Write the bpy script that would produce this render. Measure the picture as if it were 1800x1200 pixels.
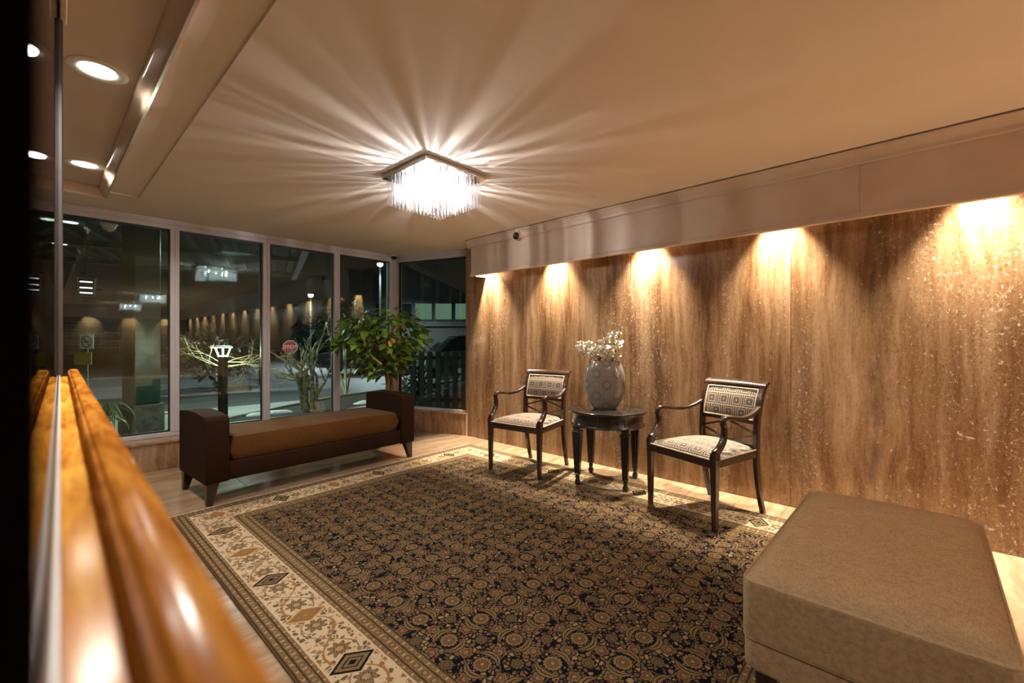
import bpy, bmesh, math, random
from mathutils import Vector, Matrix, noise as mnoise

for _o in list(bpy.data.objects):
    bpy.data.objects.remove(_o, do_unlink=True)
S = bpy.context.scene
C = S.collection
PI = math.pi
rad = math.radians

# ------------------------------------------------------------------ camera, world, exposure
cam_d = bpy.data.cameras.new('camera')
cam = bpy.data.objects.new('camera', cam_d)
C.objects.link(cam)
cam.location = (0, 0, 1.15)
cam.rotation_euler = (rad(90), 0, rad(-46.81))
cam_d.sensor_width = 36
cam_d.lens = 15.6
cam_d.clip_start = 0.01
cam_d.clip_end = 300
cam_d.dof.use_dof = True
cam_d.dof.focus_distance = 2.9
cam_d.dof.aperture_fstop = 2.6
S.camera = cam

S.view_settings.view_transform = 'Standard'
S.view_settings.look = 'None'
S.view_settings.exposure = 0.55
S.view_settings.gamma = 1.0
S.view_settings.use_curve_mapping = False

world = bpy.data.worlds.new('night_sky')
S.world = world
world.use_nodes = True
bg = world.node_tree.nodes['Background']
bg.inputs[0].default_value = (0.018, 0.026, 0.032, 1)
bg.inputs[1].default_value = 0.12

try:
    S.cycles.use_denoising = True
    S.cycles.denoiser = 'OPENIMAGEDENOISE'
    S.cycles.caustics_reflective = False
    S.cycles.caustics_refractive = False
    S.cycles.sample_clamp_indirect = 15.0
    S.cycles.sample_clamp_direct = 0.0
    S.cycles.max_bounces = 10
    S.cycles.diffuse_bounces = 5
    S.cycles.glossy_bounces = 5
    S.cycles.transmission_bounces = 6
    S.cycles.transparent_max_bounces = 24
    S.cycles.blur_glossy = 0.4
    S.cycles.use_light_tree = True
except Exception:
    pass

# light levels, all in one place
P_SPOT = 345.0          # each wall-washing downlight behind the pelmet
P_BULB = 22.0          # the two light sources inside each chandelier
P_TRAY = 12.0           # each recessed ceiling downlight
P_FILL = 125.0        # added fill downlights behind the camera, lifting the ceiling
P_STREET = 1300.0
WARM = (1.0, 0.86, 0.67)
COOL = (1.0, 0.96, 0.93)
TRAYC = (1.0, 0.90, 0.78)
FILLC = (1.0, 0.86, 0.70)

CEIL = 2.295
XW = 3.58              # face of the travertine wall
YB = -8.7              # far end of the lobby, behind the camera

# ------------------------------------------------------------------ node helpers
class V:
    def __init__(self, nt, s):
        self.nt, self.s = nt, s
    def _b(self, o, op, rev=False):
        return mth(self.nt, op, o, self) if rev else mth(self.nt, op, self, o)
    def __add__(self, o): return self._b(o, 'ADD')
    def __radd__(self, o): return self._b(o, 'ADD', True)
    def __sub__(self, o): return self._b(o, 'SUBTRACT')
    def __rsub__(self, o): return self._b(o, 'SUBTRACT', True)
    def __mul__(self, o): return self._b(o, 'MULTIPLY')
    def __rmul__(self, o): return self._b(o, 'MULTIPLY', True)
    def __truediv__(self, o): return self._b(o, 'DIVIDE')
    def __rtruediv__(self, o): return self._b(o, 'DIVIDE', True)
    def __lt__(self, o): return self._b(o, 'LESS_THAN')
    def __gt__(self, o): return self._b(o, 'GREATER_THAN')
    def abs(self): return mth(self.nt, 'ABSOLUTE', self)
    def sin(self): return mth(self.nt, 'SINE', self)
    def cos(self): return mth(self.nt, 'COSINE', self)
    def floor(self): return mth(self.nt, 'FLOOR', self)
    def fract(self): return mth(self.nt, 'FRACT', self)
    def sqrt(self): return mth(self.nt, 'SQRT', self)
    def clamp(self):
        m = mth(self.nt, 'ADD', self, 0.0); m.s.node.use_clamp = True; return m
    def pw(self, o): return mth(self.nt, 'POWER', self, o)

def put(nt, inp, v):
    if isinstance(v, V): nt.links.new(v.s, inp)
    elif hasattr(v, 'is_output'): nt.links.new(v, inp)
    else: inp.default_value = v

def mth(nt, op, a, b=None, c=None):
    n = nt.nodes.new('ShaderNodeMath'); n.operation = op
    put(nt, n.inputs[0], a)
    if b is not None: put(nt, n.inputs[1], b)
    if c is not None: put(nt, n.inputs[2], c)
    return V(nt, n.outputs[0])

def vmin(a, b): return mth(a.nt, 'MINIMUM', a, b)
def vmax(a, b): return mth(a.nt, 'MAXIMUM', a, b)
def hyp(a, b): return (a * a + b * b).sqrt()
def atan2(a, b): return mth(a.nt, 'ARCTAN2', a, b)
def modc(a, p):                      # centred modulo: -p/2 .. p/2
    return ((a / p + 0.5).fract() - 0.5) * p
def lerp(a, b, t): return a + (b - a) * t if isinstance(a, V) else b * t + a * (1.0 - t)

def rgba(c): return (c[0], c[1], c[2], 1.0) if len(c) == 3 else c

def mixc(nt, f, a, b, mode='MIX'):
    n = nt.nodes.new('ShaderNodeMix'); n.data_type = 'RGBA'; n.blend_type = mode
    put(nt, n.inputs[0], f)
    put(nt, n.inputs[6], rgba(a) if isinstance(a, tuple) else a)
    put(nt, n.inputs[7], rgba(b) if isinstance(b, tuple) else b)
    return n.outputs[2]

def ramp(nt, f, stops, interp='LINEAR'):
    n = nt.nodes.new('ShaderNodeValToRGB'); n.color_ramp.interpolation = interp
    el = n.color_ramp.elements
    while len(el) < len(stops): el.new(0.5)
    for e, (p, c) in zip(el, stops):
        e.position = p; e.color = rgba(c)
    put(nt, n.inputs[0], f)
    return n.outputs[0]

def new_mat(name):
    m = bpy.data.materials.new(name); m.use_nodes = True
    nt = m.node_tree
    return m, nt, nt.nodes['Principled BSDF'], nt.nodes['Material Output']

def coord(nt, kind='Object'):
    return nt.nodes.new('ShaderNodeTexCoord').outputs[kind]

def world_pos(nt):
    return nt.nodes.new('ShaderNodeNewGeometry').outputs['Position']

def sep(nt, vec):
    n = nt.nodes.new('ShaderNodeSeparateXYZ'); put(nt, n.inputs[0], vec)
    return [V(nt, o) for o in n.outputs]

def comb(nt, x, y, z):
    n = nt.nodes.new('ShaderNodeCombineXYZ')
    for i, v in enumerate((x, y, z)): put(nt, n.inputs[i], v)
    return n.outputs[0]

def noise(nt, vec, scale, detail=3.0, rough=0.55, dist=0.0):
    n = nt.nodes.new('ShaderNodeTexNoise')
    put(nt, n.inputs['Vector'], vec)
    n.inputs['Scale'].default_value = scale
    n.inputs['Detail'].default_value = detail
    n.inputs['Roughness'].default_value = rough
    n.inputs['Distortion'].default_value = dist
    return V(nt, n.outputs[0])

def voro(nt, vec, scale, feature='F1', rnd=1.0, out=None):
    n = nt.nodes.new('ShaderNodeTexVoronoi'); n.feature = feature
    put(nt, n.inputs['Vector'], vec)
    n.inputs['Scale'].default_value = scale
    if 'Randomness' in n.inputs: n.inputs['Randomness'].default_value = rnd
    return n

def mapping(nt, vec, sc=(1, 1, 1), loc=(0, 0, 0), rot=(0, 0, 0)):
    n = nt.nodes.new('ShaderNodeMapping')
    put(nt, n.inputs[0], vec)
    n.inputs['Scale'].default_value = sc; n.inputs['Location'].default_value = loc
    n.inputs['Rotation'].default_value = rot
    return n.outputs[0]

def bump(nt, bsdf, h, strength=0.2, dist=0.002):
    n = nt.nodes.new('ShaderNodeBump')
    n.inputs['Strength'].default_value = strength
    n.inputs['Distance'].default_value = dist
    put(nt, n.inputs['Height'], h)
    nt.links.new(n.outputs[0], bsdf.inputs['Normal'])

def rnd_obj(nt):
    return V(nt, nt.nodes.new('ShaderNodeObjectInfo').outputs['Random'])

def spec(bsdf, v): bsdf.inputs['Specular IOR Level'].default_value = v

# ------------------------------------------------------------------ materials
def plain(name, col, rough=0.5, metal=0.0, var=0.08, scale=14.0, coat=0.0, sp=0.5, bmp=0.0, bsc=80.0):
    m, nt, b, o = new_mat(name)
    n = noise(nt, coord(nt), scale, 4.0)
    d = tuple(max(0, c * (1 - var * 2)) for c in col); l = tuple(min(1, c * (1 + var * 2)) for c in col)
    put(nt, b.inputs['Base Color'], ramp(nt, n, [(0.3, d), (0.7, l)]))
    b.inputs['Roughness'].default_value = rough; b.inputs['Metallic'].default_value = metal
    b.inputs['Coat Weight'].default_value = coat; b.inputs['Coat Roughness'].default_value = 0.12
    spec(b, sp)
    if bmp: bump(nt, b, noise(nt, coord(nt), bsc, 3.0), bmp, 0.002)
    return m

def emit(name, col, strength):
    m, nt, b, o = new_mat(name)
    nt.nodes.remove(b)
    e = nt.nodes.new('ShaderNodeEmission')
    e.inputs[0].default_value = rgba(col); e.inputs[1].default_value = strength
    nt.links.new(e.outputs[0], o.inputs[0])
    return m

def m_travertine():
    m, nt, b, o = new_mat('travertine')
    p = world_pos(nt)
    x, y, z = sep(nt, p)
    r = rnd_obj(nt)
    w0 = noise(nt, comb(nt, x * 1.3, y * 1.3 + r * 7.0, z * 0.9), 1.6, 3.0) - 0.5
    hx = y + x * 0.9 + w0 * 0.12
    v1 = noise(nt, comb(nt, hx * 4.0 + r * 13.0, z * 0.35, 0.0), 1.6, 7.0, 0.68, 0.15)
    v2 = noise(nt, comb(nt, hx * 19.0, z * 1.6 + r * 9.0, 3.0), 1.5, 6.0, 0.72, 0.35)
    v3 = noise(nt, comb(nt, hx * 40.0, z * 22.0, 5.0), 1.4, 5.0, 0.75, 0.8)
    f = v1 * 0.62 + v2 * 0.24 + v3 * 0.14
    col = ramp(nt, f, [(0.36, (0.085, 0.042, 0.020)), (0.44, (0.165, 0.095, 0.050)), (0.50, (0.245, 0.158, 0.092)),
                       (0.56, (0.315, 0.218, 0.140)), (0.64, (0.43, 0.325, 0.23))])
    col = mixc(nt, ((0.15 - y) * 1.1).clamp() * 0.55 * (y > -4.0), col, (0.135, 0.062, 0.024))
    col = mixc(nt, 1.0, col, (1.06, 0.96, 0.84), 'MULTIPLY')
    # dark grey-green weathered vein with a wandering course
    wob = noise(nt, comb(nt, 0.0, 4.0, z), 2.2, 3.0) - 0.5
    dv = (y - 0.245 + wob * 0.16).abs()
    dm = (1.0 - dv / 0.05).clamp() * ((noise(nt, p, 7.0, 4.0) - 0.38) * 3.0).clamp() * 0.75
    col = mixc(nt, dm, col, (0.075, 0.058, 0.042))
    # brown bands
    dv2 = ((y - 0.62 + wob * 0.2).abs() / 0.10)
    col = mixc(nt, (1.0 - dv2).clamp() * 0.35, col, (0.13, 0.065, 0.03))
    # pale calcite fills: flecks gathered in bands and towards the near end of the wall
    band = ((noise(nt, comb(nt, hx * 2.2, z * 0.25, 8.0), 1.5, 2.0) - 0.47) * 6.0).clamp()
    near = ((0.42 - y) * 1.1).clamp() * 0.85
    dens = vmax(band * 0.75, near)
    fl = noise(nt, comb(nt, y * 34.0, z * 22.0, r * 5.0), 1.7, 6.0, 0.80, 0.5)
    fm = ((fl + dens * 0.075 - 0.622) * 20.0).clamp()
    col = mixc(nt, fm * 0.8, col, (0.66, 0.55, 0.43))
    pit = noise(nt, comb(nt, y * 50.0, z * 30.0, r * 3.0), 1.7, 4.0, 0.75, 0.4)
    col = mixc(nt, ((pit + dens * 0.07 - 0.60) * 14.0).clamp() * 0.6, col, (0.06, 0.030, 0.014))
    big = noise(nt, comb(nt, y * 5.0, z * 7.0, 2.0), 1.7, 5.0, 0.75, 0.8)
    bm_ = ((big + near * 0.05 - 0.70) * 40.0).clamp()
    col = mixc(nt, bm_ * 0.85, col, (0.66, 0.58, 0.5))
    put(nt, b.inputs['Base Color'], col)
    put(nt, b.inputs['Roughness'], 0.13 + v3 * 0.10 + fm * 0.15)
    spec(b, 0.55)
    bump(nt, b, v2 * 0.4 + fl * 0.6, 0.06, 0.003)
    return m

def m_floor():
    m, nt, b, o = new_mat('floor_stone')
    p = world_pos(nt); x, y, z = sep(nt, p); r = rnd_obj(nt)
    w0 = noise(nt, comb(nt, x * 1.2, y * 1.2, r * 9.0), 1.7, 3.0) - 0.5
    hx = y + w0 * 0.25
    v1 = noise(nt, comb(nt, hx * 7.0 + r * 20.0, x * 0.7, 0.0), 1.6, 6.0, 0.6, 0.4)
    v2 = noise(nt, comb(nt, hx * 30.0, x * 4.0, r * 6.0), 1.4, 5.0, 0.65, 0.5)
    f = v1 * 0.65 + v2 * 0.35
    col = ramp(nt, f, [(0.32, (0.21, 0.130, 0.070)), (0.5, (0.33, 0.222, 0.135)), (0.68, (0.47, 0.345, 0.235))])
    put(nt, b.inputs['Base Color'], col)
    put(nt, b.inputs['Roughness'], 0.10 + v2 * 0.10)
    spec(b, 0.55)
    return m

def m_wood(name, dark, mid, light, axis='y', rough=0.28, coat=0.6, sc=1.0):
    m, nt, b, o = new_mat(name)
    x, y, z = sep(nt, coord(nt)); r = rnd_obj(nt)
    if axis == 'y': q = comb(nt, x * 95.0 * sc, y * 9.0 * sc + r * 5.0, z * 95.0 * sc)
    elif axis == 'x': q = comb(nt, x * 2.4 * sc + r * 5.0, y * 60.0 * sc, z * 60.0 * sc)
    else: q = comb(nt, x * 60.0 * sc, y * 60.0 * sc, z * 2.4 * sc + r * 5.0)
    n1 = noise(nt, q, 1.0, 4.0, 0.6, 0.7)
    n2 = noise(nt, q, 4.0, 3.0, 0.6, 0.3)
    f = n1 * 0.7 + n2 * 0.3
    put(nt, b.inputs['Base Color'], ramp(nt, f, [(0.33, dark), (0.5, mid), (0.68, light)]))
    b.inputs['Roughness'].default_value = rough
    b.inputs['Coat Weight'].default_value = coat; b.inputs['Coat Roughness'].default_value = 0.1
    if coat == 0.0:
        spec(b, 0.0)
        g = nt.nodes.new('ShaderNodeBsdfGlossy'); g.inputs['Roughness'].default_value = 0.15
        mx = nt.nodes.new('ShaderNodeMixShader')
        put(nt, mx.inputs[0], (noise(nt, coord(nt), 9.0, 2.0) * 0.10 - 0.018).clamp())
        nt.links.new(b.outputs[0], mx.inputs[1]); nt.links.new(g.outputs[0], mx.inputs[2]); nt.links.new(mx.outputs[0], o.inputs[0])
    bump(nt, b, f, 0.05, 0.001)
    return m

def m_fabric(name, a, c, weave=900.0, rough=0.9, big=10.0, sheen=0.25):
    m, nt, b, o = new_mat(name)
    x, y, z = sep(nt, coord(nt))
    n1 = noise(nt, comb(nt, x * 1.0, y * 6.0, z * 6.0), 60.0, 2.0)
    n2 = noise(nt, comb(nt, x * 6.0, y * 1.0, z * 1.0), 60.0, 2.0)
    n3 = noise(nt, coord(nt), big, 4.0)
    n4 = noise(nt, coord(nt), weave, 1.0)
    f = n1 * 0.36 + n2 * 0.36 + n3 * 0.12 + n4 * 0.16
    put(nt, b.inputs['Base Color'], ramp(nt, f, [(0.41, a), (0.57, c)]))
    b.inputs['Roughness'].default_value = rough
    b.inputs['Sheen Weight'].default_value = sheen * 0.0
    spec(b, 0.15)
    bump(nt, b, n1 + n2 + n4, 0.25, 0.0015)
    return m

def m_maze(name, mode):
    """cream upholstery woven with nested brown squares in staggered rows"""
    m, nt, b, o = new_mat(name)
    x, y, z = sep(nt, coord(nt))
    if mode == 'back': u, v = x, z * 1.03
    else: u, v = x * 0.88, (y + z * 0.9) * 0.86
    A, B = 0.098, 0.085
    u1, v1 = modc(u, A), modc(v, B * 2.0)
    u2, v2 = modc(u + A * 0.5, A), modc(v + B, B * 2.0)
    d1 = vmax(u1.abs(), v1.abs()); d2 = vmax(u2.abs(), v2.abs())
    d = vmin(d1, d2)
    st = (d / 0.0142 + 0.12).fract()
    line = (st - 0.5).abs() < 0.245
    core = (d > 0.0070) * (d < 0.0150)
    line = vmax(line * (d > 0.0165), core)
    fine = noise(nt, coord(nt), 500.0, 2.0)
    cream = ramp(nt, fine, [(0.3, (0.26, 0.195, 0.140)), (0.7, (0.36, 0.280, 0.205))])
    brown = ramp(nt, fine, [(0.3, (0.022, 0.012, 0.009)), (0.7, (0.055, 0.030, 0.020))])
    put(nt, b.inputs['Base Color'], mixc(nt, line, cream, brown))
    b.inputs['Roughness'].default_value = 0.72
    b.inputs['Sheen Weight'].default_value = 0.3
    spec(b, 0.25)
    bump(nt, b, fine + line * 0.6, 0.25, 0.001)
    return m

def m_rug():
    m, nt, b, o = new_mat('rug_pile')
    uv = nt.nodes.new('ShaderNodeUVMap').outputs[0]
    U, Vv, _ = sep(nt, uv)           # metres across and along the rug
    W, L = 2.69, 3.55
    wob = noise(nt, uv, 45.0, 2.0) - 0.5
    wob2 = noise(nt, mapping(nt, uv, loc=(3, 7, 0)), 45.0, 2.0) - 0.5
    u = U + wob * 0.006; v = Vv + wob2 * 0.006
    du = vmin(u, W - u); dv = vmin(v, L - v)
    d = vmin(du, dv)
    horiz = dv < du                  # 1 along the short ends
    s = lerp(v, u, horiz)
    NAVY = (0.0055, 0.005, 0.008); TAN = (0.190, 0.128, 0.062); GOLD = (0.270, 0.190, 0.096)
    ROSE = (0.165, 0.086, 0.050); OLIVE = (0.112, 0.088, 0.045); CREAM = (0.50, 0.40, 0.27)
    DK = (0.022, 0.012, 0.008); ORANGE = (0.36, 0.15, 0.045)
    # ---------------- field: repeating rosettes, lancet leaves, small flowers, stems
    a, bb = 0.174, 0.187
    ox, oy = 0.1355, 0.139
    cx = ((u - ox) / a + 0.5).floor(); cy = ((v - oy) / bb + 0.5).floor()
    px = modc(u - ox, a); py = modc(v - oy, bb)
    par = ((cx + cy) * 0.5).fract() * 2.0
    qx = lerp(px, py, par); qy = lerp(py, px, par)
    vor = voro(nt, uv, 50.0)
    ved = voro(nt, uv, 50.0, 'DISTANCE_TO_EDGE')
    cell = V(nt, sep(nt, vor.outputs['Color'])[0].s)
    fill = ramp(nt, cell, [(0.0, TAN), (0.22, ROSE), (0.42, OLIVE), (0.6, GOLD), (0.8, ROSE), (0.93, OLIVE)], 'CONSTANT')
    ed = V(nt, ved.outputs[0])
    col = mixc(nt, (ed > 0.12) * (cell < 0.92), NAVY, fill)
    col = mixc(nt, (ed > 0.36) * (cell < 0.5), col, DK)
    # stems
    diam = ((px.abs() / a + py.abs() / bb) - 0.5).abs() < 0.018
    stem = vmax(diam, ((qx.abs() - 0.03).abs() < 0.0022) * (qy.abs() > 0.05))
    col = mixc(nt, stem, col, OLIVE)
    # flowers at the corners of each cell and palmettes at the mid edges
    def rosette(col, x_, y_, R, n, c_out, c_in, c_mid, amp=0.12):
        rr = hyp(x_, y_); th = atan2(y_, x_)
        Rp = 1.0 + (th * float(n)).cos() * amp
        q = rr / (Rp * R)
        col = mixc(nt, q < 1.16, col, NAVY)
        col = mixc(nt, q < 1.0, col, c_out)
        col = mixc(nt, (q < 0.66) * (q > 0.56), col, DK)
        col = mixc(nt, q < 0.42, col, c_in)
        col = mixc(nt, (q < 0.42) * (q > 0.34), col, DK)
        col = mixc(nt, q < 0.17, col, c_mid)
        return col
    ex = modc(u - ox + a * 0.5, a); ey = modc(v - oy + bb * 0.5, bb)
    col = rosette(col, ex, ey, 0.023, 10, OLIVE, TAN, DK, 0.1)
    fx = lerp(modc(u - ox + a * 0.5, a), px, par); fy = lerp(py, modc(v - oy + bb * 0.5, bb), par)
    col = rosette(col, fx, fy + 0.004, 0.027, 5, ROSE, GOLD, OLIVE, 0.16)
    gx = lerp(px, modc(u - ox + a * 0.5, a), par); gy = lerp(modc(v - oy + bb * 0.5, bb), py, par)
    col = rosette(col, gx, gy, 0.022, 6, TAN, OLIVE, GOLD, 0.10)
    # two serrated crescent leaves embracing the main rosette
    rr = hyp(qx, qy); th = atan2(qy.abs(), qx)
    dth = (th - PI / 2).abs() / 1.05
    thick = (1.0 - dth * dth).clamp() * 0.0125
    off = (rr - 0.058 - (th * 22.0).sin() * 0.0012).abs()
    col = mixc(nt, (off < thick + 0.0035) * (dth < 1.0), col, NAVY)
    col = mixc(nt, off < thick, col, TAN)
    col = mixc(nt, (off < thick * 0.22), col, DK)
    col = rosette(col, qx, qy, 0.034, 14, TAN, ROSE, GOLD, 0.07)
    field = col
    # ---------------- main border on a cream ground
    t = d - 0.176                     # 0 at the border's middle line
    P = 0.81
    vb = voro(nt, mapping(nt, uv, sc=(1, 1, 1)), 46.0)
    vbe = V(nt, voro(nt, uv, 46.0, 'DISTANCE_TO_EDGE').outputs[0])
    c2 = sep(nt, vb.outputs['Color'])[1]
    bfill = ramp(nt, c2, [(0.0, TAN), (0.25, (0.25, 0.155, 0.085)), (0.45, OLIVE), (0.62, GOLD), (0.8, (0.24, 0.12, 0.06))], 'CONSTANT')
    brd = mixc(nt, (vbe > 0.085) * (c2 < 0.62), CREAM, bfill)
    brd = mixc(nt, (vbe > 0.42) * (c2 < 0.2), brd, NAVY)
    vine = (t - (s * (2 * PI / 0.405)).sin() * 0.062).abs() < 0.005
    brd = mixc(nt, vine, brd, (0.29, 0.14, 0.05))
    vine2 = (t + (s * (2 * PI / 0.405)).sin() * 0.062).abs() < 0.0032
    brd = mixc(nt, vine2, brd, (0.22, 0.14, 0.07))
    sf = modc(s - 0.12, 0.405 * 0.5)
    brd = mixc(nt, hyp(sf, t) < 0.052, brd, CREAM)
    def ros2(col, x_, y_, R, n, c_out, c_in):
        r_ = hyp(x_, y_); q = r_ / ((1.0 + (atan2(y_, x_) * float(n)).cos() * 0.22) * R)
        col = mixc(nt, q < 1.0, col, (0.10, 0.062, 0.03)); col = mixc(nt, q < 0.86, col, c_out)
        col = mixc(nt, q < 0.5, col, DK); col = mixc(nt, q < 0.4, col, c_in)
        return col
    brd = ros2(brd, sf, t, 0.038, 8, (0.21, 0.138, 0.07), (0.34, 0.24, 0.13))
    def lozenge(col, ds, c_line, c_fill, sx, st_):
        q = ds.abs() / sx + t.abs() / st_
        col = mixc(nt, q < 1.12, col, CREAM)
        col = mixc(nt, q < 1.0, col, c_line)
        col = mixc(nt, q < 0.80, col, c_fill)
        col = mixc(nt, (q < 0.52) * (q > 0.42), col, c_line)
        col = mixc(nt, q < 0.22, col, c_line)
        return col
    brd = lozenge(brd, modc(s - 0.625, P), NAVY, TAN, 0.062, 0.088)
    brd = lozenge(brd, modc(s - 0.625 - 0.405, P), ORANGE, TAN, 0.052, 0.085)
    # ---------------- guard stripes
    gp = modc(s, 0.052)
    gcol = mixc(nt, ((s / 0.026).fract() - 0.5).abs() < 0.1, (0.17, 0.115, 0.055), (0.20, 0.14, 0.07))
    def guard(c, centre, w, ring=True):
        tt = d - centre
        c = mixc(nt, tt.abs() < w, c, (0.175, 0.118, 0.058))
        r_ = hyp(gp, tt)
        c = mixc(nt, (r_ < w * 0.72) * (tt.abs() < w), c, (0.085, 0.052, 0.028))
        c = mixc(nt, (r_ < w * 0.5) * (tt.abs() < w), c, (0.25, 0.175, 0.09))
        c = mixc(nt, ((gp.abs() - 0.026).abs() < 0.003) * (tt.abs() < w * 0.5), c, (0.42, 0.33, 0.2))
        return c
    gbase = gcol
    for c_, w_ in ((0.022, 0.010), (0.048, 0.0155), (0.0725, 0.0095), (0.288, 0.010), (0.3215, 0.018), (0.356, 0.011)):
        gbase = guard(gbase, c_, w_)
    for c_ in (0.009, 0.033, 0.0645, 0.2995, 0.3425, 0.369):
        gbase = mixc(nt, (d - c_).abs() < 0.0032, gbase, (0.055, 0.03, 0.014))
    for c_ in (0.085, 0.2735):
        gbase = mixc(nt, (d - c_).abs() < 0.004, gbase, CREAM)
    out = mixc(nt, d > 0.373, gbase, field)
    out = mixc(nt, (d > 0.088) * (d < 0.270), out, brd)
    out = mixc(nt, d < 0.006, out, (0.09, 0.06, 0.035))
    # fade between warm and cool dye lots, knots
    ab = noise(nt, uv, 1.3, 2.0)
    out = mixc(nt, 0.35, out, ramp(nt, ab, [(0.3, (0.70, 0.62, 0.55)), (0.7, (1.0, 0.95, 0.9))]), 'MULTIPLY')
    kn = noise(nt, uv, 420.0, 1.0)
    out = mixc(nt, 0.5, out, ramp(nt, kn, [(0.3, (0.7, 0.7, 0.7)), (0.7, (1, 1, 1))]), 'MULTIPLY')
    put(nt, b.inputs['Base Color'], out)
    b.inputs['Roughness'].default_value = 0.9
    spec(b, 0.05)
    bump(nt, b, kn, 0.4, 0.003)
    return m

def m_glass(name, tint, f0=0.06, dust=True, refl=(0.74, 0.95, 0.88)):
    """clear pane: Schlick mirror reflection over a faintly tinted see-through body"""
    m, nt, b, o = new_mat(name)
    nt.nodes.remove(b)
    g = nt.nodes.new('ShaderNodeNewGeometry')
    dot = nt.nodes.new('ShaderNodeVectorMath'); dot.operation = 'DOT_PRODUCT'
    nt.links.new(g.outputs['Normal'], dot.inputs[0]); nt.links.new(g.outputs['Incoming'], dot.inputs[1])
    c = V(nt, dot.outputs['Value']).abs()
    fr = (1.0 - c).clamp().pw(5.0) * (1.0 - f0) + f0
    tr = nt.nodes.new('ShaderNodeBsdfTransparent'); tr.inputs[0].default_value = rgba(tint)
    gl = nt.nodes.new('ShaderNodeBsdfGlossy'); gl.inputs['Roughness'].default_value = 0.0
    gl.inputs[0].default_value = rgba(refl)
    mx = nt.nodes.new('ShaderNodeMixShader')
    put(nt, mx.inputs[0], fr)
    nt.links.new(tr.outputs[0], mx.inputs[1]); nt.links.new(gl.outputs[0], mx.inputs[2])
    last = mx.outputs[0]
    if dust:
        vn = voro(nt, world_pos(nt), 26.0)
        dd = V(nt, vn.outputs['Distance'])
        sel = sep(nt, vn.outputs['Color'])[0]
        mask = (dd < 0.045) * (sel > 0.72) * 0.5
        df = nt.nodes.new('ShaderNodeBsdfTranslucent'); df.inputs[0].default_value = (0.5, 0.5, 0.46, 1)
        m2 = nt.nodes.new('ShaderNodeMixShader')
        put(nt, m2.inputs[0], mask)
        nt.links.new(last, m2.inputs[1]); nt.links.new(df.outputs[0], m2.inputs[2])
        last = m2.outputs[0]
    nt.links.new(last, o.inputs[0])
    return m

def m_crystal():
    m, nt, b, o = new_mat('crystal')
    nt.nodes.remove(b)
    tr = nt.nodes.new('ShaderNodeBsdfTransparent'); tr.inputs[0].default_value = (0.97, 0.98, 1.0, 1)
    gl = nt.nodes.new('ShaderNodeBsdfGlass'); gl.inputs['Roughness'].default_value = 0.02; gl.inputs['IOR'].default_value = 1.45
    tl = nt.nodes.new('ShaderNodeBsdfTranslucent'); tl.inputs[0].default_value = (0.95, 0.96, 1.0, 1)
    m1 = nt.nodes.new('ShaderNodeMixShader'); m1.inputs[0].default_value = 0.26
    nt.links.new(gl.outputs[0], m1.inputs[1]); nt.links.new(tl.outputs[0], m1.inputs[2])
    m2 = nt.nodes.new('ShaderNodeMixShader'); m2.inputs[0].default_value = 0.40
    nt.links.new(tr.outputs[0], m2.inputs[1]); nt.links.new(m1.outputs[0], m2.inputs[2])
    nt.links.new(m2.outputs[0], o.inputs[0])
    return m

def m_vase():
    m, nt, b, o = new_mat('vase_glaze')
    x, y, z = sep(nt, coord(nt))
    A, B = 0.165, 0.178
    u1, v1 = modc(x - 0.006, A), modc(z - 0.022, B)
    u2, v2 = modc(x - 0.006 + A * 0.5, A), modc(z - 0.022 + B * 0.5, B)
    d = vmin(hyp(u1, v1), hyp(u2, v2))
    q1 = vmax(modc(x - 0.006 + A * 0.5, A).abs(), modc(z - 0.022, B).abs())
    q2 = vmax(modc(x - 0.006, A).abs(), modc(z - 0.022 + B * 0.5, B).abs())
    q = vmin(q1, q2)
    n = noise(nt, coord(nt), 160.0, 3.0)
    base = ramp(nt, n, [(0.3, (0.205, 0.182, 0.156)), (0.7, (0.275, 0.247, 0.214))])
    hatch = (((x + z) / 0.005).fract() < 0.45) * (q < 0.024)
    col = mixc(nt, hatch, base, (0.265, 0.238, 0.206))
    col = mixc(nt, (q < 0.026) * (q > 0.0245), col, (0.12, 0.104, 0.088))
    col = mixc(nt, d < 0.0380, col, (0.085, 0.073, 0.060))
    col = mixc(nt, d < 0.0355, col, (0.235, 0.210, 0.180))
    col = mixc(nt, (d < 0.030) * (d > 0.0280), col, (0.085, 0.073, 0.060))
    col = mixc(nt, d < 0.021, col, (0.268, 0.241, 0.21))
    col = mixc(nt, (d < 0.0225) * (d > 0.0205), col, (0.085, 0.073, 0.06))
    put(nt, b.inputs['Base Color'], col)
    b.inputs['Roughness'].default_value = 0.16
    b.inputs['Metallic'].default_value = 0.15
    b.inputs['Coat Weight'].default_value = 0.7; b.inputs['Coat Roughness'].default_value = 0.05
    bump(nt, b, d * 20.0, 0.08, 0.001)
    return m

def m_leaf(name, a, c):
    m, nt, b, o = new_mat(name)
    r = rnd_obj(nt)
    x, y, z = sep(nt, coord(nt))
    n = noise(nt, coord(nt), 30.0, 3.0)
    rib = ((x.abs() < 0.0022) + ((y * 90.0 + x.abs() * 130.0).fract() < 0.12)).clamp()
    col = ramp(nt, r * 0.75 + n * 0.25, [(0.15, a), (0.85, c)])
    col = mixc(nt, rib * 0.3, col, (0.30, 0.38, 0.12))
    put(nt, b.inputs['Base Color'], col)
    b.inputs['Roughness'].default_value = 0.42
    b.inputs['Subsurface Weight'].default_value = 0.0
    b.inputs['Transmission Weight'].default_value = 0.0
    return m

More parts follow.
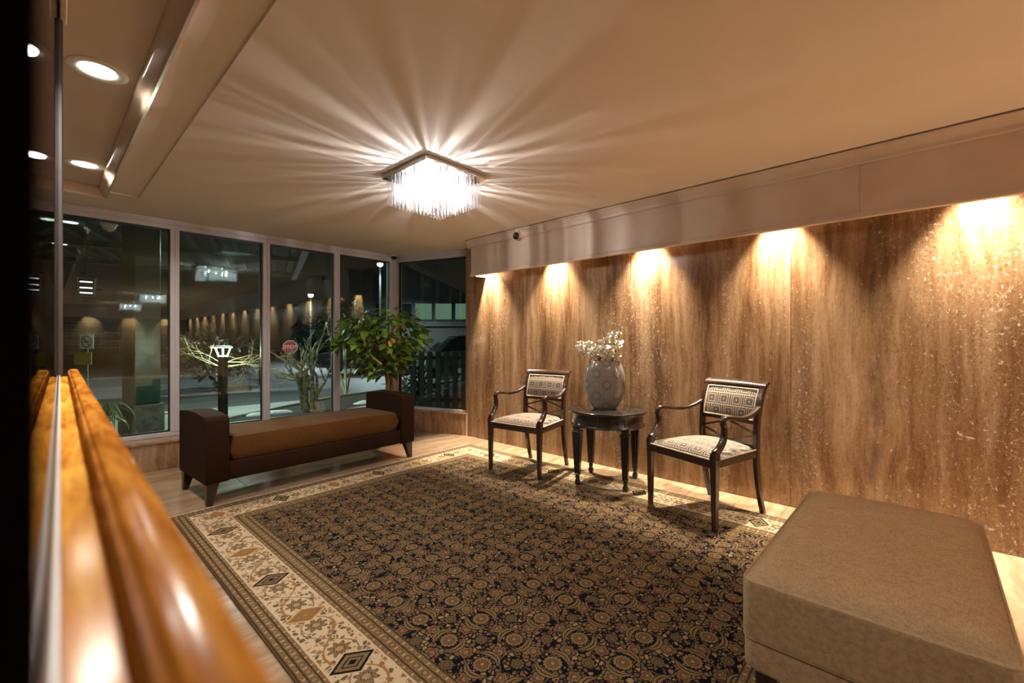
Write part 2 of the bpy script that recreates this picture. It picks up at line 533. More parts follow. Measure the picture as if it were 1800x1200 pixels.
def m_asphalt(name, a, c, rough=0.55, sc=1.2):
    m, nt, b, o = new_mat(name)
    p = world_pos(nt)
    n1 = noise(nt, mapping(nt, p, sc=(0.35, 1.2, 1), rot=(0, 0, 0.25)), sc, 5.0, 0.6, 0.3)
    n2 = noise(nt, p, 60.0, 2.0)
    put(nt, b.inputs['Base Color'], ramp(nt, n1 * 0.8 + n2 * 0.2, [(0.32, a), (0.66, c)]))
    put(nt, b.inputs['Roughness'], (rough - 0.15 + n1 * 0.3))
    bump(nt, b, n2, 0.2, 0.004)
    return m

M = {}
M['trav'] = m_travertine()
M['floor'] = m_floor()
M['grout'] = plain('grout', (0.26, 0.18, 0.12), 0.7)
M['ceil'] = plain('ceiling_paint', (0.80, 0.715, 0.63), 0.85, var=0.015, scale=2.0, sp=0.2, bmp=0.05, bsc=220)
M['tray'] = plain('tray_paint', (0.72, 0.61, 0.52), 0.8, var=0.015, scale=2.0, sp=0.2)
M['gloss'] = plain('gloss_trim_paint', (0.62, 0.49, 0.37), 0.16, var=0.02, coat=0.6)
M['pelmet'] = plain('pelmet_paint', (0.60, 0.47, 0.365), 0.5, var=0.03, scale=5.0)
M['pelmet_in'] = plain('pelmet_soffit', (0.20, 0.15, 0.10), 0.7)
M['frame'] = plain('window_frame_paint', (0.50, 0.48, 0.50), 0.38, var=0.02)
M['gasket'] = plain('black_gasket', (0.008, 0.009, 0.009), 0.5)
M['glass'] = m_glass('window_glass', (0.93, 0.975, 0.955), 0.050)
M['glass2'] = m_glass('partition_glass', (0.90, 0.95, 0.93), 0.05, dust=False, refl=(0.46, 0.43, 0.42))
M['darkwall'] = plain('dark_wall_paint', (0.10, 0.075, 0.055), 0.7)
M['oak'] = m_wood('varnished_oak', (0.17, 0.048, 0.006), (0.42, 0.150, 0.020), (0.74, 0.33, 0.055), 'y', 0.42, 0.0, 0.55)
M['oakdark'] = m_wood('varnished_oak_channel', (0.28, 0.09, 0.010), (0.66, 0.28, 0.035), (0.92, 0.50, 0.085), 'y', 0.40, 0.0, 0.5)
M['jamb'] = plain('black_jamb', (0.003, 0.0025, 0.002), 1.0, sp=0.0)
M['alu'] = plain('brushed_aluminium', (0.16, 0.155, 0.16), 0.42, 0.8, 0.03)
M['bead'] = plain('white_glazing_bead', (0.72, 0.71, 0.72), 0.3, 0.1, 0.03)
M['clip'] = plain('beige_channel_cap', (0.72, 0.58, 0.50), 0.5)
M['chrome'] = plain('chrome', (0.80, 0.78, 0.76), 0.07, 1.0, 0.01)
M['crystal'] = m_crystal()
M['bulb'] = emit('lamp_glow', (1.0, 0.95, 0.88), 30.0)
M['spotglow'] = emit('downlight_glow', (1.0, 0.86, 0.62), 14.0)
M['trayglow'] = emit('tray_light_glow', (1.0, 0.97, 0.92), 14.0)
M['whiteplastic'] = plain('white_plastic', (0.84, 0.82, 0.79), 0.35, var=0.02)
M['blackplastic'] = plain('black_plastic', (0.012, 0.011, 0.012), 0.2, var=0.02)
M['benchfab'] = m_fabric('brown_upholstery', (0.015, 0.0058, 0.0024), (0.028, 0.0108, 0.0045), 700.0)
M['cushfab'] = m_fabric('tan_brown_cushion', (0.076, 0.032, 0.0075), (0.115, 0.050, 0.0125), 700.0)
M['benchwood'] = m_wood('espresso_wood', (0.012, 0.006, 0.004), (0.026, 0.013, 0.008), (0.045, 0.022, 0.012), 'z', 0.3, 0.3)
M['chairwood'] = m_wood('dark_mahogany', (0.014, 0.006, 0.004), (0.030, 0.013, 0.008), (0.058, 0.026, 0.015), 'z', 0.25, 0.5)
M['tablewood'] = m_wood('ebonised_wood', (0.010, 0.007, 0.006), (0.022, 0.015, 0.012), (0.042, 0.028, 0.022), 'z', 0.24, 0.6)
M['tabletop'] = m_wood('ebonised_top', (0.006, 0.005, 0.005), (0.015, 0.012, 0.011), (0.034, 0.028, 0.026), 'y', 0.15, 0.8, 0.4)
M['maze_seat'] = m_maze('maze_weave_seat', 'seat')
M['maze_back'] = m_maze('maze_weave_back', 'back')
M['braid'] = plain('cream_braid', (0.52, 0.42, 0.30), 0.7, var=0.35, scale=160.0)
M['linen'] = m_fabric('beige_linen', (0.265, 0.178, 0.098), (0.40, 0.282, 0.165), 500.0, big=16.0)
M['linenpipe'] = m_fabric('beige_linen_piping', (0.27, 0.188, 0.10), (0.38, 0.275, 0.16), 500.0)
M['rug'] = m_rug()
M['fringe'] = plain('fringe_cotton', (0.50, 0.42, 0.33), 0.9)
M['vase'] = m_vase()
M['vasein'] = plain('vase_inside', (0.03, 0.025, 0.02), 0.5)
M['petal'] = plain('orchid_petal', (0.60, 0.55, 0.43), 0.6, var=0.10, scale=40)
M['lip'] = plain('orchid_lip', (0.62, 0.48, 0.16), 0.5)
M['twig'] = plain('dark_twig', (0.030, 0.020, 0.016), 0.6, var=0.25, scale=60)
M['greenstem'] = plain('orchid_stem', (0.16, 0.15, 0.07), 0.5)
M['terra'] = plain('terracotta', (0.52, 0.155, 0.045), 0.5, var=0.06)
M['soil'] = plain('soil', (0.02, 0.014, 0.01), 0.95, var=0.3, scale=40, bmp=0.6)
M['bark'] = plain('plant_bark', (0.22, 0.13, 0.055), 0.8, var=0.3, scale=50, bmp=0.4)
M['leaf'] = m_leaf('plant_leaf', (0.045, 0.110, 0.012), (0.19, 0.32, 0.035))
M['leafy'] = plain('yellowed_leaf', (0.50, 0.30, 0.03), 0.5)
M['cutwood'] = plain('cut_branch_wood', (0.42, 0.22, 0.09), 0.8, var=0.15, scale=40)
# outdoors
M['road'] = m_asphalt('asphalt', (0.030, 0.034, 0.034), (0.068, 0.074, 0.072))
M['walk'] = m_asphalt('concrete_walk', (0.13, 0.15, 0.14), (0.22, 0.245, 0.23), 0.6, 2.0)
M['kerb'] = plain('kerb_concrete', (0.22, 0.21, 0.16), 0.8, var=0.15)
M['mulch'] = plain('bed_mulch', (0.022, 0.020, 0.013), 0.95, var=0.45, scale=30, bmp=0.8, bsc=40)
M['snow'] = plain('old_snow', (0.55, 0.60, 0.62), 0.7, var=0.12, scale=18, bmp=0.5, bsc=30)
M['teal'] = plain('teal_painted_metal', (0.010, 0.045, 0.038), 0.4, var=0.1)
M['tealroof'] = plain('teal_roof_panel', (0.018, 0.040, 0.042), 0.5, var=0.1)
M['stonebase'] = plain('column_stone', (0.13, 0.13, 0.11), 0.8, var=0.2)
M['bollard'] = plain('bollard_metal', (0.022, 0.026, 0.022), 0.45, var=0.1)
M['bollardglow'] = emit('bollard_glow', (0.93, 1.0, 0.82), 5.0)
M['bare'] = plain('bare_branch_bark', (0.62, 0.60, 0.36), 0.75, var=0.2, scale=30)
M['trunk'] = plain('tree_bark', (0.36, 0.33, 0.21), 0.85, var=0.35, scale=24, bmp=0.5)
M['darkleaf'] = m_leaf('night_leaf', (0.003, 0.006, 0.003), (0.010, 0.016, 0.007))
M['carpaint'] = plain('dark_car_paint', (0.016, 0.018, 0.02), 0.18, 0.2, coat=0.8)
M['carpaint2'] = plain('silver_car_paint', (0.16, 0.17, 0.17), 0.22, 0.4, coat=0.8)
M['carglass'] = plain('car_window', (0.01, 0.013, 0.014), 0.05)
M['tyre'] = plain('tyre_rubber', (0.010, 0.010, 0.010), 0.8)
M['signred'] = plain('sign_red', (0.38, 0.025, 0.02), 0.4, var=0.03)
M['signwhite'] = plain('sign_white', (0.66, 0.67, 0.64), 0.45, var=0.03)
M['signblack'] = plain('sign_black', (0.012, 0.012, 0.012), 0.5)
M['yellow'] = plain('yellow_plastic', (0.30, 0.24, 0.02), 0.45)
M['steel'] = plain('galvanised_steel', (0.26, 0.28, 0.28), 0.45, 0.7)
M['lampglow'] = emit('street_lamp_glow', (0.82, 0.95, 1.0), 60.0)
M['litwin'] = emit('lit_office_window', (0.42, 0.75, 0.50), 0.17)
M['bldg'] = plain('far_building_wall', (0.05, 0.055, 0.052), 0.8)
M['litefix'] = emit('lantern_tube_glow', (0.95, 0.92, 1.0), 2.2)
M['spider'] = m_leaf('strap_leaf', (0.05, 0.12, 0.02), (0.20, 0.32, 0.07))
M['cable'] = plain('black_cable', (0.01, 0.01, 0.01), 0.5)

# ------------------------------------------------------------------ geometry helpers
def link(name, me, mat, parent=None, smooth=None):
    if mat is not None:
        me.materials.append(mat)
    if smooth is not None:
        for p in me.polygons: p.use_smooth = True
        me.set_sharp_from_angle(angle=rad(smooth))
    o = bpy.data.objects.new(name, me)
    C.objects.link(o)
    if parent is not None: o.parent = parent
    return o

def obj(name, bm, mat, parent=None, smooth=None):
    bmesh.ops.recalc_face_normals(bm, faces=bm.faces[:])
    me = bpy.data.meshes.new(name)
    bm.to_mesh(me); bm.free()
    return link(name, me, mat, parent, smooth)

def again(name, src, parent=None, mat=None):
    o = bpy.data.objects.new(name, src.data); C.objects.link(o)
    if parent is not None: o.parent = parent
    return o

def tag(o, label=None, cat=None, group=None, kind=None):
    if label: o['label'] = label
    if cat: o['category'] = cat
    if group: o['group'] = group
    if kind: o['kind'] = kind
    return o

def thing(name, label, cat, loc=(0, 0, 0), rz=0.0, group=None):
    o = bpy.data.objects.new(name, None); C.objects.link(o)
    o.location = loc; o.rotation_euler = (0, 0, rz); o.empty_display_size = 0.1
    return tag(o, label, cat, group)

def struct_root(name, loc=(0, 0, 0), rz=0.0):
    o = bpy.data.objects.new(name, None); C.objects.link(o)
    o.location = loc; o.rotation_euler = (0, 0, rz)
    o['kind'] = 'structure'
    return o

def copy_tree(o, parent=None):
    c = o.copy(); C.objects.link(c)
    if parent is not None: c.parent = parent
    for ch in list(o.children): copy_tree(ch, c)
    return c

def box(bm, x0, x1, y0, y1, z0, z1, bev=0.0, seg=2, mtx=None):
    vs = [bm.verts.new(p) for p in ((x0, y0, z0), (x1, y0, z0), (x1, y1, z0), (x0, y1, z0),
                                    (x0, y0, z1), (x1, y0, z1), (x1, y1, z1), (x0, y1, z1))]
    fs = [bm.faces.new([vs[i] for i in f]) for f in ((0, 3, 2, 1), (4, 5, 6, 7), (0, 1, 5, 4), (1, 2, 6, 5), (2, 3, 7, 6), (3, 0, 4, 7))]
    if mtx is not None: bmesh.ops.transform(bm, matrix=mtx, verts=vs)
    if bev > 0:
        es = {e for f in fs for e in f.edges}
        bmesh.ops.bevel(bm, geom=list(es), offset=bev, segments=seg, profile=0.5, affect='EDGES')
    return bm

def nbox(*a, **k):
    return box(bmesh.new(), *a, **k)

def taper(bm, c0, s0, c1, s1, bev=0.0):
    """tapered square post from centre c0 (sizes s0) to centre c1 (sizes s1)"""
    vs = []
    for c, s in ((c0, s0), (c1, s1)):
        for sx, sy in ((-1, -1), (1, -1), (1, 1), (-1, 1)):
            vs.append(bm.verts.new((c[0] + sx * s[0] / 2, c[1] + sy * s[1] / 2, c[2])))
    fs = [bm.faces.new([vs[i] for i in f]) for f in ((0, 3, 2, 1), (4, 5, 6, 7), (0, 1, 5, 4), (1, 2, 6, 5), (2, 3, 7, 6), (3, 0, 4, 7))]
    if bev:
        bmesh.ops.bevel(bm, geom=list({e for f in fs for e in f.edges}), offset=bev, segments=1, profile=0.5, affect='EDGES')
    return bm

def lathe(bm, prof, n=32, sy=1.0, cx=0, cy=0, cap=True):
    rings = []
    for r, z in prof:
        rings.append([bm.verts.new((cx + r * math.cos(2 * PI * i / n), cy + sy * r * math.sin(2 * PI * i / n), z)) for i in range(n)])
    for a, b in zip(rings, rings[1:]):
        for i in range(n):
            bm.faces.new((a[i], a[(i + 1) % n], b[(i + 1) % n], b[i]))
    if cap:
        bm.faces.new(rings[0][::-1]); bm.faces.new(rings[-1])
    return bm

def frames(pts):
    pts = [Vector(p) for p in pts]
    out = []; prev = None
    for i, p in enumerate(pts):
        t = (pts[min(i + 1, len(pts) - 1)] - pts[max(i - 1, 0)]).normalized()
        if prev is None:
            ref = Vector((0, 0, 1)) if abs(t.z) < 0.9 else Vector((1, 0, 0))
            n = t.cross(ref).normalized()
        else:
            n = (prev - t * prev.dot(t)).normalized()
        prev = n
        out.append((p, n, t.cross(n)))
    return out

def tube(bm, pts, r, n=8, cap=True):
    rings = []
    for i, (p, u, v) in enumerate(frames(pts)):
        ri = r[i] if isinstance(r, (list, tuple)) else r
        rings.append([bm.verts.new(p + (u * math.cos(2 * PI * k / n) + v * math.sin(2 * PI * k / n)) * ri) for k in range(n)])
    for a, b in zip(rings, rings[1:]):
        for i in range(n): bm.faces.new((a[i], a[(i + 1) % n], b[(i + 1) % n], b[i]))
    if cap:
        bm.faces.new(rings[0][::-1]); bm.faces.new(rings[-1])
    return bm

def strip(bm, pts, side, ws, hs, ch=0.25):
    """sweep a chamfered rectangle along pts; 'side' is the fixed width direction"""
    side = Vector(side).normalized()
    pts = [Vector(p) for p in pts]; rings = []
    for i, p in enumerate(pts):
        t = (pts[min(i + 1, len(pts) - 1)] - pts[max(i - 1, 0)]).normalized()
        up = t.cross(side).normalized(); s2 = up.cross(t).normalized()
        w = (ws[i] if isinstance(ws, (list, tuple)) else ws) / 2; h = (hs[i] if isinstance(hs, (list, tuple)) else hs) / 2
        c = ch * min(w, h)
        cs = ((w, h - c), (w - c, h), (-w + c, h), (-w, h - c), (-w, -h + c), (-w + c, -h), (w - c, -h), (w, -h + c))
        rings.append([bm.verts.new(p + s2 * a + up * b_) for a, b_ in cs])
    for a, b in zip(rings, rings[1:]):
        for i in range(8): bm.faces.new((a[i], a[(i + 1) % 8], b[(i + 1) % 8], b[i]))
    bm.faces.new(rings[0][::-1]); bm.faces.new(rings[-1])
    return bm

def prism(bm, poly, axis, a, b):
    """extrude a 2-D polygon along an axis: axis 'y' uses (x,z), 'x' uses (y,z), 'z' uses (x,y)"""
    def mk(p, q):
        return (p[0], q, p[1]) if axis == 'y' else ((q, p[0], p[1]) if axis == 'x' else (p[0], p[1], q))
    v0 = [bm.verts.new(mk(p, a)) for p in poly]; v1 = [bm.verts.new(mk(p, b)) for p in poly]
    n = len(poly)
    for i in range(n): bm.faces.new((v0[i], v0[(i + 1) % n], v1[(i + 1) % n], v1[i]))
    bm.faces.new(v0[::-1]); bm.faces.new(v1)
    return bm

def catmull(pts, k=6):
    P = [Vector(p) for p in pts]; P = [P[0] * 2 - P[1]] + P + [P[-1] * 2 - P[-2]]
    out = []
    for i in range(1, len(P) - 2):
        for j in range(k):
            t = j / k
            out.append(0.5 * ((2 * P[i]) + (P[i + 1] - P[i - 1]) * t + (2 * P[i - 1] - 5 * P[i] + 4 * P[i + 1] - P[i + 2]) * t * t
                              + (3 * P[i] - P[i - 1] - 3 * P[i + 1] + P[i + 2]) * t ** 3))
    out.append(P[-2])
    return out

def lamp(name, kind, loc, power, color, rot=(0, 0, 0), parent=None, **kw):
    d = bpy.data.lights.new(name, kind); d.energy = power; d.color = color
    for k, v in kw.items(): setattr(d, k, v)
    o = bpy.data.objects.new(name, d); C.objects.link(o)
    o.location = loc; o.rotation_euler = rot
    if parent is not None: o.parent = parent
    return o

# ================================================================== STRUCTURE
# floor: a bed with stone tiles laid on it
fl = struct_root('floor')
obj('screed', nbox(-1.9, XW + 0.1, YB - 0.1, 5.0, -0.12, -0.012), M['grout'], fl)
TS = 0.612
tile_mesh = None
for i in range(6):
    for j in range(-2, 9):
        x0 = XW - (i + 1) * TS; y0 = 5.0 - (j + 1) * TS + TS * 2 - TS * 2
        if j < 0: continue
        if tile_mesh is None:
            tile_mesh = obj('tile', nbox(0.0012, TS - 0.0012, 0.0012, TS - 0.0012, -0.012, 0.0, 0.0008, 1), M['floor'], fl)
            t_ = tile_mesh
        else:
            t_ = again('tile', tile_mesh, fl)
        t_.location = (x0, y0, 0)
obj('rear_paving', nbox(-1.9, XW, YB, 5.0 - 9 * TS - 0.001, -0.012, 0.0), M['floor'], fl)
obj('side_paving', nbox(-1.9, XW - 6 * TS - 0.001, 5.0 - 9 * TS, 5.0, -0.012, 0.0), M['floor'], fl)

# travertine wall in tall slabs
wr = struct_root('wall_right')
obj('backing', nbox(XW + 0.025, XW + 0.18, YB, 4.135, 0.0, CEIL), M['grout'], wr)
edges = [4.14, 3.149, 1.924, 0.699, -0.526] + [-0.526 - 1.225 * k for k in range(1, 7)] + [YB]
for a_, b_ in zip(edges, edges[1:]):
    obj('slab', nbox(XW, XW + 0.025, b_ + 0.0012, a_ - 0.0012, 0.0, 2.29, 0.0008, 1), M['trav'], wr)

wf = struct_root('wall_front')     # far end of the lobby, seen only as a reflection in the windows
for k in range(5):
    x0 = -1.9 + k * 1.096
    obj('slab', nbox(x0 + 0.0015, x0 + 1.0945, YB - 0.04, YB, 0.0, 2.29), M['trav'], wf)
obj('backing', nbox(-1.9, XW + 0.18, YB - 0.15, YB - 0.041, 0.0, CEIL + 0.1), M['grout'], wf)
wl = struct_root('wall_left')
obj('plaster', nbox(-2.0, -1.9, YB, 5.36, 0.0, CEIL + 0.1), M['darkwall'], wl)

# ceiling with a recessed tray on the left
cl = struct_root('ceiling')
TX, TY, TZ = 0.353, 4.73, CEIL + 0.06
bm = bmesh.new()
box(bm, 0.545, 3.75, YB, 5.40, CEIL, CEIL + 0.16)
box(bm, TX, 0.545, 4.6, 5.40, CEIL, CEIL + 0.16)
box(bm, TX, 0.545, YB, 4.6, CEIL + 0.012, CEIL + 0.16)
box(bm, -1.9, TX, TY, 5.40, CEIL, CEIL + 0.16)
box(bm, -1.9, -1.0, YB, TY, CEIL, CEIL + 0.16)
obj('plasterboard', bm, M['ceil'], cl)
obj('tray_panel', nbox(-1.0, TX, YB, TY, TZ, TZ + 0.10), M['tray'], cl)
# rounded glossy cove moulding round the tray
prof = [(0, 0), (0, -0.075), (-0.012, -0.078), (-0.022, -0.070), (-0.030, -0.052), (-0.046, -0.038), (-0.055, -0.018), (-0.055, 0)]
t1 = struct_root('trim_1')
obj('cove_moulding', prism(bmesh.new(), [(TX + 0.012 + p[0], TZ + p[1]) for p in prof], 'y', YB, TY), M['gloss'], t1, 35)
obj('cove_moulding', prism(bmesh.new(), [(TY + 0.012 + p[0], TZ + p[1]) for p in prof], 'x', -1.0, TX), M['gloss'], t1, 35)

# pelmet along the travertine wall
PX, PE = 3.36, 3.795
t2 = struct_root('trim_2')
joints = [PE, 0.30, -2.0, -4.3, -6.5, YB]
for a_, b_ in zip(joints, joints[1:]):
    obj('fascia_panel', nbox(PX, PX + 0.02, b_ + 0.0008, a_ - 0.0008, 1.897, CEIL, 0.0006, 1), M['pelmet'], t2)
obj('end_panel', nbox(PX + 0.004, XW - 0.001, PE - 0.015, PE, 1.897, CEIL), M['pelmet'], t2)
obj('bottom_bead', prism(bmesh.new(), [(PX + 0.02, 1.888), (PX + 0.004, 1.885), (PX - 0.010, 1.890), (PX - 0.012, 1.903), (PX - 0.006, 1.915), (PX, 1.924), (PX + 0.02, 1.924)], 'y', YB, PE + 0.004), M['pelmet'], t2, 40)
CR = [(PX + 0.03, CEIL - 0.085), (PX - 0.006, CEIL - 0.088), (PX - 0.018, CEIL - 0.080), (PX - 0.018, CEIL - 0.062), (PX - 0.022, CEIL - 0.052),
      (PX - 0.036, CEIL - 0.034), (PX - 0.048, CEIL - 0.022), (PX - 0.060, CEIL - 0.020), (PX - 0.064, CEIL - 0.016), (PX - 0.064, CEIL - 0.009), (PX - 0.030, CEIL - 0.009), (PX - 0.030, CEIL), (PX + 0.03, CEIL)]
obj('crown_moulding', prism(bmesh.new(), CR, 'y', YB, PE + 0.035), M['pelmet'], t2, 35)
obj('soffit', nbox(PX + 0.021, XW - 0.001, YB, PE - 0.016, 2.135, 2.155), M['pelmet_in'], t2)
# matching pelmet at the far end behind the camera
t3 = struct_root('trim_3')
obj('fascia_panel', nbox(-1.9, PX - 0.07, YB + 0.20, YB + 0.22, 1.897, CEIL), M['pelmet'], t3)
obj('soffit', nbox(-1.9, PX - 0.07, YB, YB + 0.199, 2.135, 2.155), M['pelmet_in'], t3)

# low wall and sill below the windows
wb = struct_root('wall_back')
xs = [-1.9, -0.95, 0.02, 0.99, 1.96, 2.93, 3.255]
for a_, b_ in zip(xs, xs[1:]):
    obj('slab', nbox(a_ + 0.001, b_ - 0.001, 5.0, 5.025, 0.0, 0.238, 0.0008, 1), M['trav'], wb)
obj('core', nbox(-1.9, 3.26, 5.026, 5.38, -0.05, 0.238), M['grout'], wb)
obj('sill_slab', nbox(-1.9, 3.26, 4.988, 5.30, 0.238, 0.262, 0.004, 2), M['trav'], wb)
# angled low wall to the travertine wall
A2, B2 = Vector((3.245, 5.0)), Vector((3.576, 4.105))
d2 = (B2 - A2); L2 = d2.length; ang2 = math.atan2(d2.y, d2.x)
wb2 = struct_root('wall_back_return', (A2.x, A2.y, 0), ang2)
obj('slab', nbox(0.0, L2, 0.0, 0.025, 0.0, 0.25, 0.0008, 1), M['trav'], wb2)
obj('core', nbox(0.0, L2, 0.026, 0.16, -0.05, 0.25), M['grout'], wb2)
obj('sill_slab', nbox(-0.02, L2 - 0.002, -0.008, 0.14, 0.25, 0.272, 0.004, 2), M['trav'], wb2)
obj('corner_bead', nbox(L2 - 0.012, L2 - 0.001, -0.006, 0.0, 0.0, 0.25), M['pelmet'], wb2)

# windows: each a frame of its own with pane and gasket
YG = 5.20
GZ0, GZ1 = 0.300, 2.207
def window(name, x0, x1, root=None, left=0.035, right=0.035, depth=0.09):
    """frame between x0 and x1 in the root's own plane (x along the wall, y outwards)"""
    w = root
    obj('head_rail', nbox(x0, x1, 0.0, depth, GZ1, GZ1 + 0.062, 0.003, 1), M['frame'], w)
    obj('head_stop', nbox(x0, x1, -0.012, 0.0, GZ1 + 0.040, CEIL - 0.001, 0.002, 1), M['frame'], w)
    obj('bottom_rail', nbox(x0, x1, -0.004, depth, 0.262, GZ0, 0.003, 1), M['frame'], w)
    obj('mullion', nbox(x0, x0 + left, -0.008, depth, GZ0, GZ1, 0.003, 1), M['frame'], w)
    obj('mullion', nbox(x1 - right, x1, -0.008, depth, GZ0, GZ1, 0.003, 1), M['frame'], w)
    bm = bmesh.new()
    a, b_ = x0 + left, x1 - right
    g = 0.013
    box(bm, a, b_, 0.030, 0.062, GZ1 - g, GZ1); box(bm, a, b_, 0.030, 0.062, GZ0, GZ0 + g)
    box(bm, a, a + g * 0.6, 0.030, 0.062, GZ0 + g, GZ1 - g); box(bm, b_ - g * 0.6, b_, 0.030, 0.062, GZ0 + g, GZ1 - g)
    obj('gasket', bm, M['gasket'], w)
    obj('pane', nbox(a + 0.004, b_ - 0.004, 0.040, 0.056, GZ0 + 0.006, GZ1 - 0.006), M['glass'], w)
cxs = [-0.71, 0.085, 0.878, 1.675, 2.457, 3.215]
names = ['window_6', 'window_1', 'window_2', 'window_3', 'window_4']
for n_, a_, b_ in zip(names, cxs, cxs[1:]):
    window(n_, a_, b_, struct_root(n_, (0, YG, 0)))
window('window_7', -1.9, -0.71, struct_root('window_7', (0, YG, 0)))
W2a, W2b = Vector((3.275, 5.215)), Vector((3.645, 4.05))
dw = W2b - W2a; angw = math.atan2(dw.y, dw.x)
window('window_5', 0.0, dw.length, struct_root('window_5', (W2a.x, W2a.y, 0), angw), left=0.03, right=0.03)
t4 = struct_root('trim_4')
obj('corner_post', nbox(3.205, 3.285, YG - 0.012, YG + 0.10, 0.262, CEIL, 0.004, 1), M['frame'], t4)

# ================================================================== LEFT FOREGROUND: glazed half-height partition
GA = -math.atan(0.0226)               # the partition runs a little askew to the wall
GO = (-0.004, 0.0, 0.0)
YE = 2.25
hw = struct_root('wall_partition', GO, GA)
obj('half_wall', nbox(-0.045, 0.037, 0.162, YE - 0.01, 0.0, 1.0), M['darkwall'], hw)
lg = thing('partition_ledge', 'glossy orange oak ledge capping the half wall under the glass partition', 'ledge', GO, GA)
ZC, ZR = 1.026, 1.05
obj('channel_board', nbox(0.0008, 0.0225, 0.085, YE, 1.0, ZC), M['oakdark'], lg)
obj('channel_board', nbox(-0.0305, 0.0004, 0.162, YE, 1.0, ZC), M['oakdark'], lg)
rp = [(0.0225, 1.0), (0.0225, ZC + 0.016), (0.0245, ZR - 0.004), (0.0275, ZR - 0.004), (0.0285, ZR - 0.0012), (0.031, ZR), (0.046, ZR), (0.0485, ZR - 0.0018), (0.0492, ZR - 0.005), (0.0492, 1.0)]
obj('rail', prism(bmesh.new(), rp, 'y', 0.085, YE + 0.02), M['oak'], lg, 30)
obj('rail', prism(bmesh.new(), [(-0.008 - p[0], p[1]) for p in rp], 'y', 0.162, YE + 0.02), M['oak'], lg, 30)
gp = thing('glass_partition', 'tall clear glass pane standing in the groove of the oak ledge', 'glass panel', GO, GA)
obj('pane', nbox(-0.008, 0.0, 0.160, YE - 0.02, ZC, CEIL + 0.055), M['glass2'], gp)
tag(obj('glazing_bead', nbox(0.0008, 0.0042, 0.100, YE - 0.02, ZC, ZC + 0.006, 0.001, 1), M['bead'], gp), 'white glazing bead')
obj('glazing_bead', nbox(-0.0122, -0.008, 0.162, YE - 0.02, ZC, ZC + 0.006, 0.001, 1), M['bead'], gp)
tag(obj('end_post', nbox(-0.019, 0.011, YE - 0.02, YE, ZC, CEIL + 0.055, 0.003, 2), M['alu'], gp), 'brushed metal end post')
obj('channel_cap', nbox(0.003, 0.021, 0.3, YE + 0.002, CEIL - 0.012, CEIL + 0.055, 0.003, 1), M['clip'], gp)
obj('channel_cap', nbox(-0.029, -0.011, 0.3, YE + 0.002, CEIL - 0.012, CEIL + 0.055, 0.003, 1), M['clip'], gp)
jm = thing('door_jamb', 'black post at the near end of the glass partition', 'post', GO, GA)
obj('jamb', nbox(-0.10, 0.0004, -0.55, 0.158, 0.0, CEIL), M['jamb'], jm)

# ================================================================== LIGHT FITTINGS
# wall-washing downlights hidden behind the pelmet
def downlight(x, y, label, group=None, rot=(0, 0, 0)):
    t = thing('wall_downlight', label, 'downlight', (x, y, 2.135), 0, group)
    bm = bmesh.new(); lathe(bm, [(0.044, -0.012), (0.050, -0.012), (0.050, 0.0), (0.036, 0.0), (0.036, -0.004), (0.044, -0.012)], 24, cap=False)
    obj('trim_ring', bm, M['chrome'], t, 30)
    bm = bmesh.new(); lathe(bm, [(0.0005, -0.006), (0.032, -0.006), (0.034, -0.002), (0.0005, -0.001)], 20, cap=False)
    obj('lens', bm, M['spotglow'], t, 30)
    lamp('spot', 'SPOT', (0, 0, -0.014), P_SPOT, WARM, (0, 0, 0), t, spot_size=rad(82), spot_blend=1.0, shadow_soft_size=0.022)
    return t
ordn = ['the first from the window end, left of the left armchair', 'above the left armchair', 'above the vase on the round table',
        'above the right armchair', 'nearest the camera, above the beige ottoman']
for k in range(13):
    y = 3.715 - 0.985 * k
    if y < YB + 0.4: break
    if k < 5: downlight(XW - 0.080, y, 'warm downlight behind the pelmet, ' + ordn[k], 'wall downlights behind the pelmet')
    else: downlight(XW - 0.080, y, 'warm downlight farther along the pelmet, seen only reflected in the windows', 'reflected wall downlights')
for x in (0.1, 1.08, 2.06, 3.0):
    downlight(x, YB + 0.095, 'warm downlight on the end wall, seen only reflected in the windows', 'reflected end wall downlights')

# recessed round lights in the tray
def tray_light(x, y, label, group):
    t = thing('recessed_ceiling_light', label, 'ceiling light', (x, y, TZ), 0, group)
    bm = bmesh.new(); lathe(bm, [(0.105, 0.0), (0.105, -0.004), (0.098, -0.008), (0.070, -0.006), (0.062, 0.0)], 40, cap=False)
    obj('trim_ring', bm, M['whiteplastic'], t, 40)
    bm = bmesh.new(); lathe(bm, [(0.0005, -0.0035), (0.0635, -0.0035), (0.0635, -0.001), (0.0005, -0.001)], 32, cap=False)
    obj('diffuser', bm, M['trayglow'], t)
    lamp('glow', 'AREA', (0, 0, -0.012), P_TRAY, TRAYC, (0, 0, 0), t, shape='DISK', size=0.12, spread=rad(150))
tray_light(0.178, 2.69, 'round white recessed light in the ceiling tray, the nearer and larger of two', 'recessed tray lights')
tray_light(0.212, 4.18, 'round white recessed light in the ceiling tray, the farther one by the windows', 'recessed tray lights')
for y in (1.2, -1.8):
    tray_light(0.16, y, 'round recessed light in the ceiling tray beyond the top of the frame', 'unseen tray lights')

